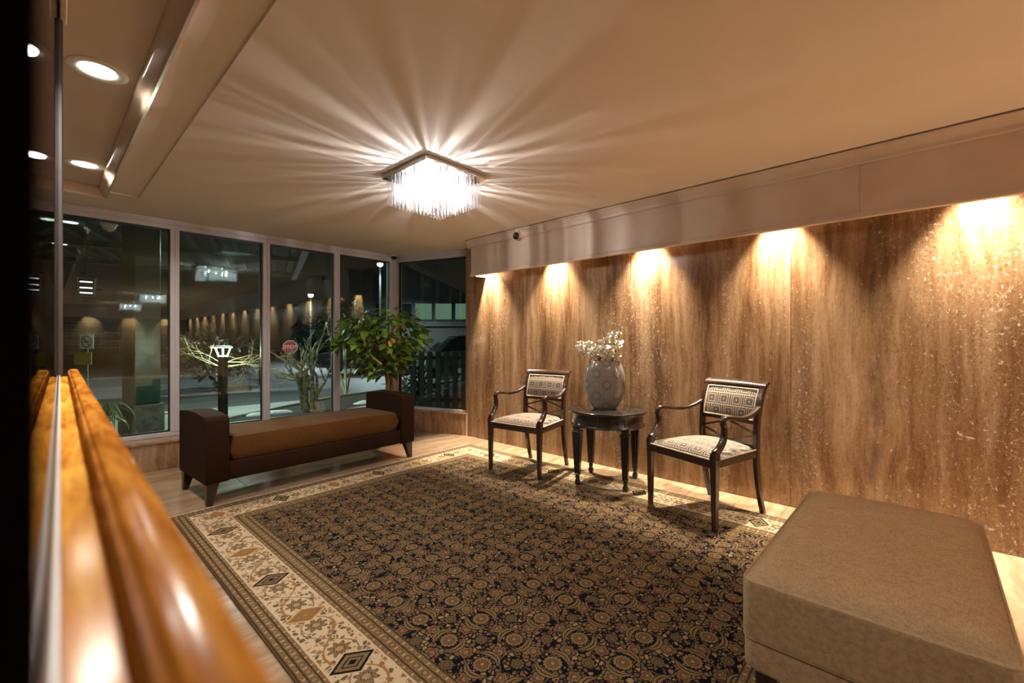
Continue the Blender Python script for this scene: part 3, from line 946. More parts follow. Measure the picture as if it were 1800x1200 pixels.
# added unseen fill downlights behind the camera, brightening the ceiling
def lobby_fill(x, y):
    t = thing('fill_downlight', 'added unseen fill downlight in the lobby ceiling beyond the top of the frame', 'ceiling light', (x, y, CEIL), 0, 'added lobby fill lights beyond the frame')
    bm = bmesh.new(); lathe(bm, [(0.055, -0.0005), (0.055, -0.006), (0.040, -0.006), (0.034, -0.001)], 24, cap=False)
    obj('trim_ring', bm, M['blackplastic'], t, 40)
    lamp('spot', 'SPOT', (0, 0, -0.006), P_FILL, FILLC, (0, 0, 0), t, spot_size=rad(100), spot_blend=0.7, shadow_soft_size=0.02)
for x in (0.9, 2.5):
    for y in (-2.8, -4.8, -6.8): lobby_fill(x, y)

# crystal flush-mount chandelier
def chandelier():
    t = thing('chandelier', 'square chrome ceiling light hung with rows of glowing glass rods', 'chandelier', (1.862, 2.482, 0))
    obj('ceiling_plate', nbox(-0.252, 0.252, -0.252, 0.252, CEIL - 0.034, CEIL - 0.0005, 0.003, 2), M['chrome'], t)
    rod = None
    random.seed(4)
    pts = []
    for half, step in ((0.222, 0.0296), (0.188, 0.0342), (0.150, 0.0375)):
        n = round(2 * half / step)
        for i in range(n):
            s = -half + 2 * half * i / n
            pts += [(s, -half), (half, s), (-s, half), (-half, -s)]
    for i in range(-1, 2):
        for j in range(-1, 2): pts.append((i * 0.066 + 0.012, j * 0.066 - 0.01))
    for (x, y) in pts:
        if rod is None:
            bm = bmesh.new()
            lathe(bm, [(0.0022, 0.0), (0.0062, -0.006), (0.0066, -0.165), (0.0058, -0.170)], 8)
            box(bm, -0.0012, 0.0012, -0.0012, 0.0012, 0.0, 0.016)
            rod = obj('glass_rod', bm, M['crystal'], t, 40); r_ = rod
        else: r_ = again('glass_rod', rod, t)
        r_.location = (x, y, CEIL - 0.046 + random.uniform(-0.006, 0.004)); r_.rotation_euler = (0, 0, random.uniform(0, 1))
    bl = None
    for (x, y) in ((-0.112, -0.112), (0.112, -0.112), (0.112, 0.112), (-0.112, 0.112), (0.0, 0.0)):
        if bl is None:
            bm = bmesh.new(); lathe(bm, [(0.004, -0.052), (0.010, -0.048), (0.0125, -0.03), (0.010, -0.008), (0.007, 0.0)], 14)
            bl = obj('bulb', bm, M['bulb'], t, 40); b_ = bl
        else: b_ = again('bulb', bl, t)
        b_.location = (x, y, CEIL - 0.062)
        bm = None
    for (x, y) in ((-0.112, -0.112), (0.112, 0.112)):
        lamp('bulb_light', 'POINT', (x, y, CEIL - 0.128), P_BULB, COOL, (0, 0, 0), t, shadow_soft_size=0.005)
    bm = bmesh.new()
    for (x, y) in ((-0.112, -0.112), (0.112, -0.112), (0.112, 0.112), (-0.112, 0.112), (0.0, 0.0)):
        lathe(bm, [(0.011, CEIL - 0.062), (0.011, CEIL - 0.034)], 12, cx=x, cy=y)
    obj('lamp_holder', bm, M['chrome'], t, 40)
    return t
ch = chandelier()
for y, nm in ((-3.1, 'nearer'), (-6.9, 'farther')):
    c2 = copy_tree(ch); c2.location = (1.862, y, 0)
    c2['label'] = 'crystal ceiling light farther down the lobby, the %s of two seen only reflected' % nm

# small cameras
def dome_cam(name, label, loc, mats, r=0.035, group=None):
    t = thing(name, label, 'camera', loc, 0, group)
    bm = bmesh.new(); lathe(bm, [(r * 1.25, 0.0), (r * 1.25, -r * 0.5), (r * 1.05, -r * 0.7)], 24)
    obj('housing', bm, mats[0], t, 40)
    bm = bmesh.new(); lathe(bm, [(r * math.cos(a), -r * 0.68 - r * math.sin(a)) for a in [rad(q) for q in (0, 15, 30, 45, 60, 75, 87)]], 20)
    obj('dome', bm, mats[1], t, 50)
    bm = bmesh.new(); lathe(bm, [(r * 0.3, -r * 1.55), (r * 0.34, -r * 1.68), (r * 0.22, -r * 1.76)], 14, cx=-r * 0.55, cy=-r * 0.5)
    obj('lens', bm, M['alu'], t, 50)
    return t
dome_cam('security_camera', 'small black dome camera at the top corner between the window walls', (3.20, 5.135, CEIL - 0.001), (M['frame'], M['blackplastic']), 0.040)
pc = thing('pelmet_camera', 'tiny round black camera set in a notch of the pelmet crown', 'camera', (PX - 0.066, 3.03, 2.214))
bm = bmesh.new(); lathe(bm, [(0.036, 0.0), (0.038, 0.006), (0.036, 0.014), (0.024, 0.020), (0.006, 0.022)], 24)
bmesh.ops.rotate(bm, verts=bm.verts[:], cent=(0, 0, 0), matrix=Matrix.Rotation(rad(-90), 3, 'Y'))
obj('housing', bm, M['blackplastic'], pc, 40)
bm = bmesh.new(); lathe(bm, [(0.013, 0.020), (0.013, 0.026), (0.004, 0.028)], 16)
bmesh.ops.rotate(bm, verts=bm.verts[:], cent=(0, 0, 0), matrix=Matrix.Rotation(rad(-90), 3, 'Y'))
obj('lens', bm, M['alu'], pc, 40)
bm = bmesh.new(); prism(bm, [(-0.045, -0.02), (0.045, -0.02), (0.012, 0.068), (-0.012, 0.068)], 'x', 0.0, 0.066)
obj('mount_block', bm, M['pelmet'], pc)

# ================================================================== RUG
rc = [(0.592, 0.07), (3.287, 0.16), (3.272, 3.727), (0.583, 3.585)]     # near-left, near-right, far-right, far-left
RW, RL = 2.69, 3.55
rg = thing('rug', 'large oriental rug with a dark navy floral field and cream border on the stone floor', 'rug')
bm = bmesh.new()
uvl = bm.loops.layers.uv.new('UVMap')
NX, NY = 24, 32
def rp_(u, v, z):
    a = Vector(rc[0]).lerp(Vector(rc[1]), u); b_ = Vector(rc[3]).lerp(Vector(rc[2]), u)
    p = a.lerp(b_, v); return (p.x, p.y, z)
grid = [[bm.verts.new(rp_(i / NX, j / NY, 0.0075 + 0.0008 * mnoise.noise((i * 0.6, j * 0.6, 0)))) for j in range(NY + 1)] for i in range(NX + 1)]
low = {}
for i in range(NX):
    for j in range(NY):
        f = bm.faces.new((grid[i][j], grid[i + 1][j], grid[i + 1][j + 1], grid[i][j + 1]))
        for lp, (a, b_) in zip(f.loops, ((i, j), (i + 1, j), (i + 1, j + 1), (i, j + 1))):
            lp[uvl].uv = (a / NX * RW, b_ / NY * RL)
ring = [(i, 0) for i in range(NX)] + [(NX, j) for j in range(NY)] + [(i, NY) for i in range(NX, 0, -1)] + [(0, j) for j in range(NY, 0, -1)]
lowv = [bm.verts.new(rp_(a / NX, b_ / NY, 0.001)) for a, b_ in ring]
for k in range(len(ring)):
    a, b_ = ring[k], ring[(k + 1) % len(ring)]
    f = bm.faces.new((grid[a[0]][a[1]], lowv[k], lowv[(k + 1) % len(ring)], grid[b_[0]][b_[1]]))
    for lp, q in zip(f.loops, (a, a, b_, b_)): lp[uvl].uv = (q[0] / NX * RW, q[1] / NY * RL)
obj('pile', bm, M['rug'], rg, 60)
random.seed(8)
bm = bmesh.new()
for v_, sgn in ((1.0, 1), (0.0, -1)):
    for k in range(420):
        u = (k + random.random() * 0.7) / 420
        p = rp_(u, v_, 0.0); ln = random.uniform(0.022, 0.042); ox = random.uniform(-0.012, 0.012)
        w_ = 0.0028
        z0, z1 = 0.006, 0.0025
        vs = [bm.verts.new((p[0] - w_, p[1], z0)), bm.verts.new((p[0] + w_, p[1], z0)),
              bm.verts.new((p[0] + ox + w_, p[1] + sgn * ln, z1)), bm.verts.new((p[0] + ox - w_, p[1] + sgn * ln, z1)),
              bm.verts.new((p[0] + ox * 0.6, p[1] + sgn * ln * 0.5, z0 + 0.003))]
        bm.faces.new((vs[0], vs[1], vs[4])); bm.faces.new((vs[1], vs[2], vs[4])); bm.faces.new((vs[2], vs[3], vs[4])); bm.faces.new((vs[3], vs[0], vs[4]))
fr = obj('fringe', bm, M['fringe'], rg); fr['kind'] = 'stuff'; fr['label'] = 'cream cotton fringe'

# ================================================================== BENCH by the windows
def cushion(bm, x0, x1, y0, y1, z0, z1, r=0.05, dome=0.02, nx=28, ny=14, p=3.2):
    """pillow-like block: superellipse edges and a softly domed top"""
    cx, cy, hx, hy = (x0 + x1) / 2, (y0 + y1) / 2, (x1 - x0) / 2, (y1 - y0) / 2
    zm = (z0 + z1) / 2; hz = (z1 - z0) / 2
    top, bot = [], []
    for i in range(nx + 1):
        rt, rb = [], []
        for j in range(ny + 1):
            u = -1 + 2 * i / nx; v = -1 + 2 * j / ny
            u = math.copysign(abs(u) ** 0.75, u); v = math.copysign(abs(v) ** 0.75, v)
            ax = max(0.0, (abs(u) * hx - (hx - r)) / r); ay = max(0.0, (abs(v) * hy - (hy - r)) / r)
            dd = min(1.0, (ax ** 2.4 + ay ** 2.4) ** (1 / 2.4))
            e = (1 - dd ** 2.6) ** (1 / 2.6) if dd < 1 else 0.0
            dm = dome * (1 - u * u) ** 0.5 * (1 - v * v) ** 0.5 if abs(u) < 1 and abs(v) < 1 else 0
            k = 1.0
            if ax > 0 and ay > 0:
                q = (ax ** 2.4 + ay ** 2.4) ** (1 / 2.4)
                if q > 1: k = 1 / q
            px_ = math.copysign(min(abs(u) * hx, hx - r) + (r * ax * k if ax > 0 else 0), u) if ax > 0 else u * hx
            py_ = math.copysign(min(abs(v) * hy, hy - r) + (r * ay * k if ay > 0 else 0), v) if ay > 0 else v * hy
            rt.append(bm.verts.new((cx + px_, cy + py_, zm + hz * e + dm)))
            if i in (0, nx) or j in (0, ny): rb.append(rt[-1])
            else: rb.append(bm.verts.new((cx + px_, cy + py_, zm - hz * e)))
        top.append(rt); bot.append(rb)
    for i in range(nx):
        for j in range(ny):
            bm.faces.new((top[i][j], top[i + 1][j], top[i + 1][j + 1], top[i][j + 1]))
            q = (bot[i][j], bot[i][j + 1], bot[i + 1][j + 1], bot[i + 1][j])
            if len(set(q)) == 4:
                try: bm.faces.new(q)
                except ValueError: pass
    return bm

be = thing('bench', 'long brown upholstered bench with two raised arms below the windows', 'bench', (0.785, 3.632, 0), math.atan2(0.105, 1.73))
BL, BD = 1.775, 0.625
AW = 0.145
def bench_arm(x0):
    n = 12
    poly = [(0.012, 0.155), (0.0, 0.17), (0.0, 0.585), (0.010, 0.608), (0.03, 0.619)]
    for k in range(1, n):
        f = k / n; poly.append((0.03 + (BD - 0.06) * f, 0.619 + 0.016 * math.sin(PI * f)))
    poly += [(BD - 0.03, 0.619), (BD - 0.010, 0.608), (BD, 0.585), (BD, 0.17), (BD - 0.012, 0.155)]
    bm = prism(bmesh.new(), poly, 'x', x0, x0 + AW)
    es = [e for e in bm.edges if len(e.link_faces) == 2 and abs(e.verts[0].co.x - e.verts[1].co.x) < 1e-6 and abs(e.calc_face_angle() - PI / 2) < 0.02]
    bmesh.ops.bevel(bm, geom=es, offset=0.016, segments=3, profile=0.5, affect='EDGES')
    return bm
obj('arm', bench_arm(0.0), M['benchfab'], be, 40)
obj('arm', bench_arm(BL - AW), M['benchfab'], be, 40)
obj('base', nbox(AW - 0.002, BL - AW + 0.002, 0.010, BD - 0.01, 0.158, 0.288, 0.014, 3), M['benchfab'], be, 40)
obj('seat_cushion', cushion(bmesh.new(), AW + 0.001, BL - AW - 0.001, 0.006, BD - 0.008, 0.29, 0.455, 0.045, 0.016), M['cushfab'], be, 60)
bm = bmesh.new(); tube(bm, [(BL / 2 - 0.02, 0.03, 0.4565), (BL / 2 - 0.02, 0.3, 0.4705), (BL / 2 - 0.02, BD - 0.03, 0.4565)], 0.0022, 6)
obj('seam', bm, M['cushfab'], be, 60)
for (x, y, lx, ly) in ((0.05, 0.05, -0.022, -0.016), (BL - 0.05, 0.05, 0.022, -0.016), (0.05, BD - 0.05, -0.022, 0.016), (BL - 0.05, BD - 0.05, 0.022, 0.016)):
    obj('leg', taper(bmesh.new(), (x + lx, y + ly, 0.0), (0.036, 0.036), (x, y, 0.157), (0.082, 0.07), 0.003), M['benchwood'], be)
random.seed(3)

# ================================================================== OTTOMAN
ot = thing('ottoman', 'large beige linen ottoman bench with piped edges and dark legs, beside the rug', 'ottoman', (1.455, -0.158, 0), 0.0)
OL, OD = 1.09, 0.575
def rrect(x0, x1, y0, y1, r, z, k=6):
    out = []
    for cx, cy, a0 in ((x1 - r, y1 - r, 0), (x0 + r, y1 - r, 90), (x0 + r, y0 + r, 180), (x1 - r, y0 + r, 270)):
        for i in range(k + 1):
            a = rad(a0 + 90 * i / k); out.append((cx + r * math.cos(a), cy + r * math.sin(a), z))
    out.append(out[0]); return out
def rounded_block(x0, x1, y0, y1, z0, z1, r, bev):
    bm = prism(bmesh.new(), [(p[0], p[1]) for p in rrect(x0, x1, y0, y1, r, 0)[:-1]], 'z', z0, z1)
    es = [e for e in bm.edges if abs(e.verts[0].co.z - e.verts[1].co.z) < 1e-6]
    bmesh.ops.bevel(bm, geom=es, offset=bev, segments=3, profile=0.5, affect='EDGES')
    return bm
obj('skirt', rounded_block(0.004, OL - 0.004, 0.004, OD - 0.004, 0.172, 0.262, 0.034, 0.007), M['linen'], ot, 40)
obj('cushion_side', rounded_block(0.0, OL, 0.0, OD, 0.262, 0.432, 0.036, 0.009), M['linen'], ot, 40)
obj('cushion_top', cushion(bmesh.new(), 0.006, OL - 0.006, 0.006, OD - 0.006, 0.392, 0.446, 0.034, 0.020), M['linen'], ot, 60)
bm = bmesh.new(); tube(bm, rrect(0.004, OL - 0.004, 0.004, OD - 0.004, 0.034, 0.430), 0.0042, 8, cap=False)
tag(obj('piping', bm, M['linenpipe'], ot, 60), 'welt piping round the top edge')
bm = bmesh.new(); tube(bm, rrect(0.003, OL - 0.003, 0.003, OD - 0.003, 0.034, 0.262), 0.0036, 8, cap=False)
obj('piping', bm, M['linenpipe'], ot, 60)
for (x, y) in ((0.065, 0.06), (OL - 0.065, 0.06), (0.065, OD - 0.06), (OL - 0.065, OD - 0.06)):
    obj('leg', taper(bmesh.new(), (x, y, 0.013 if 0 else 0.0), (0.04, 0.04), (x, y, 0.175), (0.062, 0.062), 0.003), M['benchwood'], ot)
ot.location.z = 0.0

# ================================================================== ARMCHAIRS
def armchair(name, label, loc, rz):
    t = thing(name, label, 'armchair', loc, rz, 'pair of armchairs by the travertine wall')
    wd = M['chairwood']
    for s in (-1, 1):
        bm = bmesh.new()
        taper(bm, (s * 0.262, -0.262, 0.0), (0.028, 0.028), (s * 0.262, -0.262, 0.44), (0.044, 0.042), 0.003)
        vs = [bm.verts.new(p) for p in ((s * 0.262 - 0.022, -0.283, 0.44), (s * 0.262 + 0.022, -0.283, 0.44), (s * 0.262 + 0.022, -0.241, 0.44), (s * 0.262 - 0.022, -0.241, 0.44),
                                        (s * 0.262 - 0.018, -0.279, 0.476), (s * 0.262 + 0.018, -0.279, 0.476), (s * 0.262 + 0.018, -0.235, 0.484), (s * 0.262 - 0.018, -0.235, 0.484))]
        for f in ((0, 3, 2, 1), (4, 5, 6, 7), (0, 1, 5, 4), (1, 2, 6, 5), (2, 3, 7, 6), (3, 0, 4, 7)): bm.faces.new([vs[i] for i in f])
        obj('leg', bm, wd, t)
    BP = [(0.285, 0.0), (0.245, 0.14), (0.215, 0.30), (0.205, 0.43), (0.208, 0.56), (0.222, 0.68), (0.245, 0.77), (0.275, 0.838), (0.300, 0.868)]
    def back_y(z):
        for (a, za), (b_, zb) in zip(BP, BP[1:]):
            if za <= z <= zb: return a + (b_ - a) * (z - za) / (zb - za)
        return BP[-1][0]
    for s in (-1, 1):
        pts = catmull([(s * (0.205 + 0.012 * (z / 0.86)), y, z) for y, z in BP], 3)
        n = len(pts); hs = [0.026 + 0.014 * min(1, i / (n * 0.42)) - (0.014 * max(0, (i - n * 0.7) / (n * 0.3))) for i in range(n)]
        obj('leg', strip(bmesh.new(), pts, (1, 0, 0), 0.032, hs), wd, t, 40)
        ap = catmull([(s * 0.262, -0.262, 0.474), (s * 0.264, -0.230, 0.496), (s * 0.266, -0.194, 0.545), (s * 0.266, -0.182, 0.605), (s * 0.265, -0.192, 0.655),
                      (s * 0.263, -0.176, 0.680), (s * 0.260, -0.110, 0.676), (s * 0.252, 0.0, 0.664), (s * 0.240, 0.10, 0.672), (s * 0.224, 0.215, 0.712)], 5)
        n = len(ap)
        obj('arm', strip(bmesh.new(), ap, (1, 0, 0), [0.036 - 0.006 * i / n for i in range(n)], [0.040 - 0.016 * min(1, i / (n * 0.45)) for i in range(n)]), wd, t, 45)
    # seat rails
    obj('seat_rail', nbox(-0.245, 0.245, -0.280, -0.252, 0.382, 0.432, 0.003, 1), wd, t)
    obj('seat_rail', nbox(-0.20, 0.20, 0.188, 0.214, 0.382, 0.440, 0.003, 1), wd, t)
    for s in (-1, 1):
        bm = bmesh.new(); strip(bm, [(s * 0.262, -0.25, 0.407), (s * 0.208, 0.20, 0.409)], (1, 0, 0), 0.026, 0.05)
        obj('seat_rail', bm, wd, t)
    # sprung seat, trapezoid in plan
    bm = bmesh.new(); nx, ny = 22, 20; rows = []
    for j in range(ny + 1):
        v = j / ny; y = -0.268 + 0.462 * v; hw_ = 0.252 - 0.050 * v; row = []
        for i in range(nx + 1):
            u = -1 + 2 * i / nx
            ed = min(1.0, (1 - abs(u)) * 7.0) ; ev = min(1.0, min(v, 1 - v) * 11.0)
            e = min(ed, ev) if (ed < 1 or ev < 1) else 1.0
            e2 = (1 - (1 - e) ** 2.2)
            z = 0.428 + 0.030 * e2 + 0.036 * (1 - u * u) ** 0.8 * max(0.0, 1 - (2 * v - 1) ** 2) ** 0.7
            row.append(bm.verts.new((u * hw_, y, z)))
        rows.append(row)
    for j in range(ny):
        for i in range(nx): bm.faces.new((rows[j][i], rows[j][i + 1], rows[j + 1][i + 1], rows[j + 1][i]))
    b4 = [bm.verts.new(p) for p in ((-0.252, -0.268, 0.40), (0.252, -0.268, 0.40), (0.202, 0.194, 0.40), (-0.202, 0.194, 0.40))]
    bm.faces.new([b4[0], b4[1]] + rows[0][::-1]); bm.faces.new([b4[2], b4[3]] + rows[-1])
    bm.faces.new([b4[3], b4[0]] + [r[0] for r in rows]); bm.faces.new([b4[1], b4[2]] + [r[-1] for r in rows][::-1]); bm.faces.new(b4[::-1])
    st = obj('seat', bm, M['maze_seat'], t, 50)
    bm = bmesh.new()
    tube(bm, [(-0.242, -0.284, 0.437), (0.242, -0.284, 0.437)], 0.0045, 6)
    for s in (-1, 1): tube(bm, [(s * 0.277, -0.235, 0.437), (s * 0.224, 0.18, 0.439)], 0.0045, 6)
    obj('braid', bm, M['braid'], st, 50)
    # upholstered back panel following the curve of the posts
    def panel(z0, z1, hw_, f, b_, nz=10, nx_=12, puff=0.008):
        bm = bmesh.new(); F, B = [], []
        for j in range(nz + 1):
            z = z0 + (z1 - z0) * j / nz; y = back_y(z); rf, rb = [], []
            for i in range(nx_ + 1):
                u = -1 + 2 * i / nx_; pf = puff * (1 - u ** 4) * (1 - (2 * j / nz - 1) ** 4)
                bow = 0.012 * (1 - u * u)
                rf.append(bm.verts.new((u * hw_, y - f - pf + bow, z))); rb.append(bm.verts.new((u * hw_, y + b_ + bow, z)))
            F.append(rf); B.append(rb)
        for j in range(nz):
            for i in range(nx_):
                bm.faces.new((F[j][i], F[j][i + 1], F[j + 1][i + 1], F[j + 1][i])); bm.faces.new((B[j][i], B[j + 1][i], B[j + 1][i + 1], B[j][i + 1]))
            bm.faces.new((F[j][0], F[j + 1][0], B[j + 1][0], B[j][0])); bm.faces.new((F[j][-1], B[j][-1], B[j + 1][-1], F[j + 1][-1]))
        for i in range(nx_):
            bm.faces.new((F[0][i], B[0][i], B[0][i + 1], F[0][i + 1])); bm.faces.new((F[-1][i], F[-1][i + 1], B[-1][i + 1], B[-1][i]))
        return bm
    bk = obj('back_panel', panel(0.622, 0.832, 0.199, 0.012, 0.016), M['maze_back'], t, 50)
    bm = bmesh.new()
    for z in (0.627, 0.827): tube(bm, [(u * 0.194, back_y(z) - 0.015 + 0.012 * (1 - u * u), z) for u in (-1, -0.6, -0.2, 0.2, 0.6, 1)], 0.0048, 6)
    for s in (-1, 1): tube(bm, [(s * 0.194, back_y(z) - 0.015, z) for z in (0.627, 0.68, 0.73, 0.78, 0.827)], 0.0048, 6)
    obj('braid', bm, M['braid'], bk, 50)
    obj('back_rail', panel(0.598, 0.622, 0.20, 0.010, 0.012, 2, 12, 0.0), wd, t, 40)
    # rolled top rail
    bm = bmesh.new()
    cs = [(-0.012, 0.830), (-0.015, 0.842), (-0.008, 0.856), (0.012, 0.872), (0.034, 0.880), (0.046, 0.874), (0.046, 0.864), (0.034, 0.860), (0.020, 0.850), (0.014, 0.832)]
    rings = []
    for i in range(13):
        u = -1 + 2 * i / 12; bow = 0.012 * (1 - u * u)
        rings.append([bm.verts.new((u * 0.236, back_y(0.832) + a + bow - 0.002, z + 0.003 * (1 - u * u))) for a, z in cs])
    for a, b_ in zip(rings, rings[1:]):
        for i in range(len(cs)): bm.faces.new((a[i], a[(i + 1) % len(cs)], b_[(i + 1) % len(cs)], b_[i]))
    bm.faces.new(rings[0][::-1]); bm.faces.new(rings[-1])
    obj('top_rail', bm, wd, t, 50)
    # slender bars forming an open diamond below the panel
    yb = 0.208
    for s in (-1, 1):
        obj('back_bar', strip(bmesh.new(), [(s * 0.205, yb, 0.537), (0.0, yb + 0.010, 0.599)], (0, 1, 0), 0.012, 0.013), wd, t)
        obj('back_bar', strip(bmesh.new(), [(s * 0.205, yb, 0.527), (0.0, yb + 0.004, 0.464)], (0, 1, 0), 0.012, 0.013), wd, t)
    obj('lower_back_rail', nbox(-0.20, 0.20, 0.195, 0.219, 0.440, 0.468, 0.003, 1), wd, t)
    return t
armchair('armchair', 'dark wood armchair with maze-pattern upholstery, left of the round table', (3.065, 2.635, 0.0), rad(-84.0))
armchair('armchair', 'dark wood armchair with maze-pattern upholstery, right of the round table', (3.118, 1.098, 0.0), rad(-109.5))

# ================================================================== ROUND SIDE TABLE, VASE, ORCHIDS
TC = (3.185, 1.922)
tb = thing('side_table', 'round ebonised side table with fluted tapering legs between the armchairs', 'table', (TC[0], TC[1], 0), rad(17))
bm = bmesh.new(); lathe(bm, [(0.300, 0.572), (0.309, 0.576), (0.316, 0.583), (0.318, 0.590), (0.316, 0.597), (0.310, 0.600), (0.05, 0.600), (0.001, 0.600)], 64, cap=False)
bm.faces.new([v for v in bm.verts if abs(v.co.z - 0.572) < 1e-6])
obj('tabletop', bm, M['tabletop'], tb, 35)
bm = bmesh.new(); lathe(bm, [(0.288, 0.490), (0.286, 0.494), (0.284, 0.560), (0.290, 0.566), (0.296, 0.572)], 64)
obj('apron', bm, M['tablewood'], tb, 35)
bm = bmesh.new(); lathe(bm, [(0.270, 0.476), (0.298, 0.476), (0.304, 0.482), (0.302, 0.488), (0.292, 0.492), (0.270, 0.492)], 64)
obj('apron_moulding', bm, M['tablewood'], tb, 35)
def fluted(bm, x, y, z0, s0, z1, s1, n=6):
    def ringpts(s, z):
        h = s / 2; out = []
        pat = [(-1.0, 0), (-0.72, 0), (-0.55, 0.2), (-0.38, 0), (-0.17, 0), (0.0, 0.2), (0.17, 0), (0.38, 0), (0.55, 0.2), (0.72, 0)]
        for k in range(4):
            for a, dpt in pat:
                px_, py_ = a * h, -h + dpt * h
                c, s_ = math.cos(k * PI / 2), math.sin(k * PI / 2)
                out.append(bm.verts.new((x + px_ * c - py_ * s_, y + px_ * s_ + py_ * c, z)))
        return out
    rs = [ringpts(s0 + (s1 - s0) * i / n, z0 + (z1 - z0) * i / n) for i in range(n + 1)]
    for a, b_ in zip(rs, rs[1:]):
        m_ = len(a)
        for i in range(m_): bm.faces.new((a[i], a[(i + 1) % m_], b_[(i + 1) % m_], b_[i]))
    bm.faces.new(rs[0][::-1]); bm.faces.new(rs[-1])
for sx, sy in ((-1, -1), (1, -1), (1, 1), (-1, 1)):
    x, y = sx * 0.190, sy * 0.190
    bm = bmesh.new()
    fluted(bm, x, y, 0.096, 0.040, 0.425, 0.068)
    box(bm, x - 0.037, x + 0.037, y - 0.037, y + 0.037, 0.425, 0.440, 0.003, 1)
    box(bm, x - 0.026, x + 0.026, y - 0.026, y + 0.026, 0.440, 0.466, 0.002, 1)
    box(bm, x - 0.033, x + 0.033, y - 0.033, y + 0.033, 0.466, 0.477, 0.002, 1)
    box(bm, x - 0.022, x + 0.022, y - 0.022, y + 0.022, 0.088, 0.098, 0.002, 1)
    lg_ = obj('leg', bm, M['tablewood'], tb)
    bm = bmesh.new(); lathe(bm, [(0.011, 0.0), (0.019, 0.006), (0.0235, 0.022), (0.022, 0.038), (0.015, 0.052), (0.0145, 0.058), (0.019, 0.064), (0.0175, 0.074), (0.015, 0.090)], 18, cx=x, cy=y)
    obj('turned_foot', bm, M['tablewood'], lg_, 50)

VZ = 0.6005
vs_loc = (3.175, 1.935)
VR = rad(-52)
va = thing('vase', 'grey glazed flask vase with ringed circles standing on the round table', 'vase', (vs_loc[0], vs_loc[1], VZ), VR)
prof = [(0.086, 0.0), (0.092, 0.004), (0.112, 0.03), (0.137, 0.075), (0.155, 0.125), (0.165, 0.180), (0.166, 0.225), (0.159, 0.280), (0.146, 0.328), (0.130, 0.366), (0.120, 0.386), (0.116, 0.390)]
def flask(bm, pr, n=56, q=0.46):
    rings = []
    for r, z in pr:
        ring = []
        for i in range(n):
            a = 2 * PI * i / n; c, s = math.cos(a), math.sin(a)
            k = 2.4
            ring.append(bm.verts.new((r * math.copysign(abs(c) ** (2 / k), c), q * r * math.copysign(abs(s) ** (2 / k), s), z)))
        rings.append(ring)
    for a, b_ in zip(rings, rings[1:]):
        for i in range(n): bm.faces.new((a[i], a[(i + 1) % n], b_[(i + 1) % n], b_[i]))
    bm.faces.new(rings[0][::-1])
    return rings
bm = bmesh.new()
rr_ = flask(bm, prof + [(0.108, 0.390), (0.106, 0.36), (0.112, 0.30)])
bm.faces.new(rr_[-1])
obj('body', bm, M['vase'], va, 50)

# orchids
def bloom_mesh():
    bm = bmesh.new(); n = 5
    for k in range(n):
        a = 2 * PI * k / n + PI / 2; big = 1.25 if k in (1, 4) else 0.95
        d = Vector((math.cos(a), math.sin(a), 0)); sd = Vector((-d.y, d.x, 0))
        ring = []
        cvert = bm.verts.new(d * 0.020 * big + Vector((0, 0, 0.004)))
        for i in range(9):
            b_ = 2 * PI * i / 9
            w = 0.0105 * big * (1.2 if k in (1, 4) else 0.85)
            q = d * (0.020 * big + 0.0185 * big * math.cos(b_)) + sd * (w * math.sin(b_)) + Vector((0, 0, 0.005 * math.sin(b_ * 2 + k) - 0.013 * max(0, math.cos(b_)) + 0.003))
            ring.append(bm.verts.new(q))
        for i in range(9): bm.faces.new((cvert, ring[i], ring[(i + 1) % 9]))
    me = bpy.data.meshes.new('bloom'); bmesh.ops.recalc_face_normals(bm, faces=bm.faces[:]); bm.to_mesh(me); bm.free()
    me.materials.append(M['petal'])
    for p in me.polygons: p.use_smooth = True
    return me
BLOOM = bloom_mesh()
bm = bmesh.new(); lathe(bm, [(0.002, 0.0), (0.0055, 0.004), (0.0045, 0.010), (0.002, 0.013)], 8)
LIPM = bpy.data.meshes.new('lip'); bm.to_mesh(LIPM); bm.free(); LIPM.materials.append(M['lip'])
rgt = Vector((0.684, -0.729, 0)); fwd = Vector((0.729, 0.684, 0))      # camera right and forward axes, laying out the sprays
def vp(a, h, dpt=0.0):
    """a: metres along the vase's broad side, h: metres above its mouth, dpt: metres to the back"""
    c = Vector((vs_loc[0], vs_loc[1], VZ + 0.39))
    return c + rgt * a + Vector((0, 0, h)) + fwd * dpt
random.seed(12)
def spray(label, stem_pts, blooms):
    t = thing('orchid_spray', label, 'flowers', tuple(vp(0, 0)), 0, 'white orchids in the vase')
    base = vp(0, 0)
    bm = bmesh.new()
    pts = catmull([vp(*p) - base for p in stem_pts], 5)
    tube(bm, pts, [0.0032 - 0.0016 * i / len(pts) for i in range(len(pts))], 6)
    obj('stem', bm, M['greenstem'], t, 60)
    for (a, h, dpt, sc) in blooms:
        o = bpy.data.objects.new('bloom', BLOOM); C.objects.link(o); o.parent = t
        o.location = vp(a, h, dpt) - base
        dirv = (-fwd + rgt * random.uniform(-0.9, 0.7) + Vector((0, 0, random.uniform(-0.35, 0.6)))).normalized()
        o.rotation_euler = dirv.to_track_quat('Z', 'Y').to_euler()
        o.scale = (sc * 0.95, sc * 0.95, sc * 0.95)
        l = bpy.data.objects.new('lip', LIPM); C.objects.link(l); l.parent = o; l.location = (0, -0.002, 0.004)
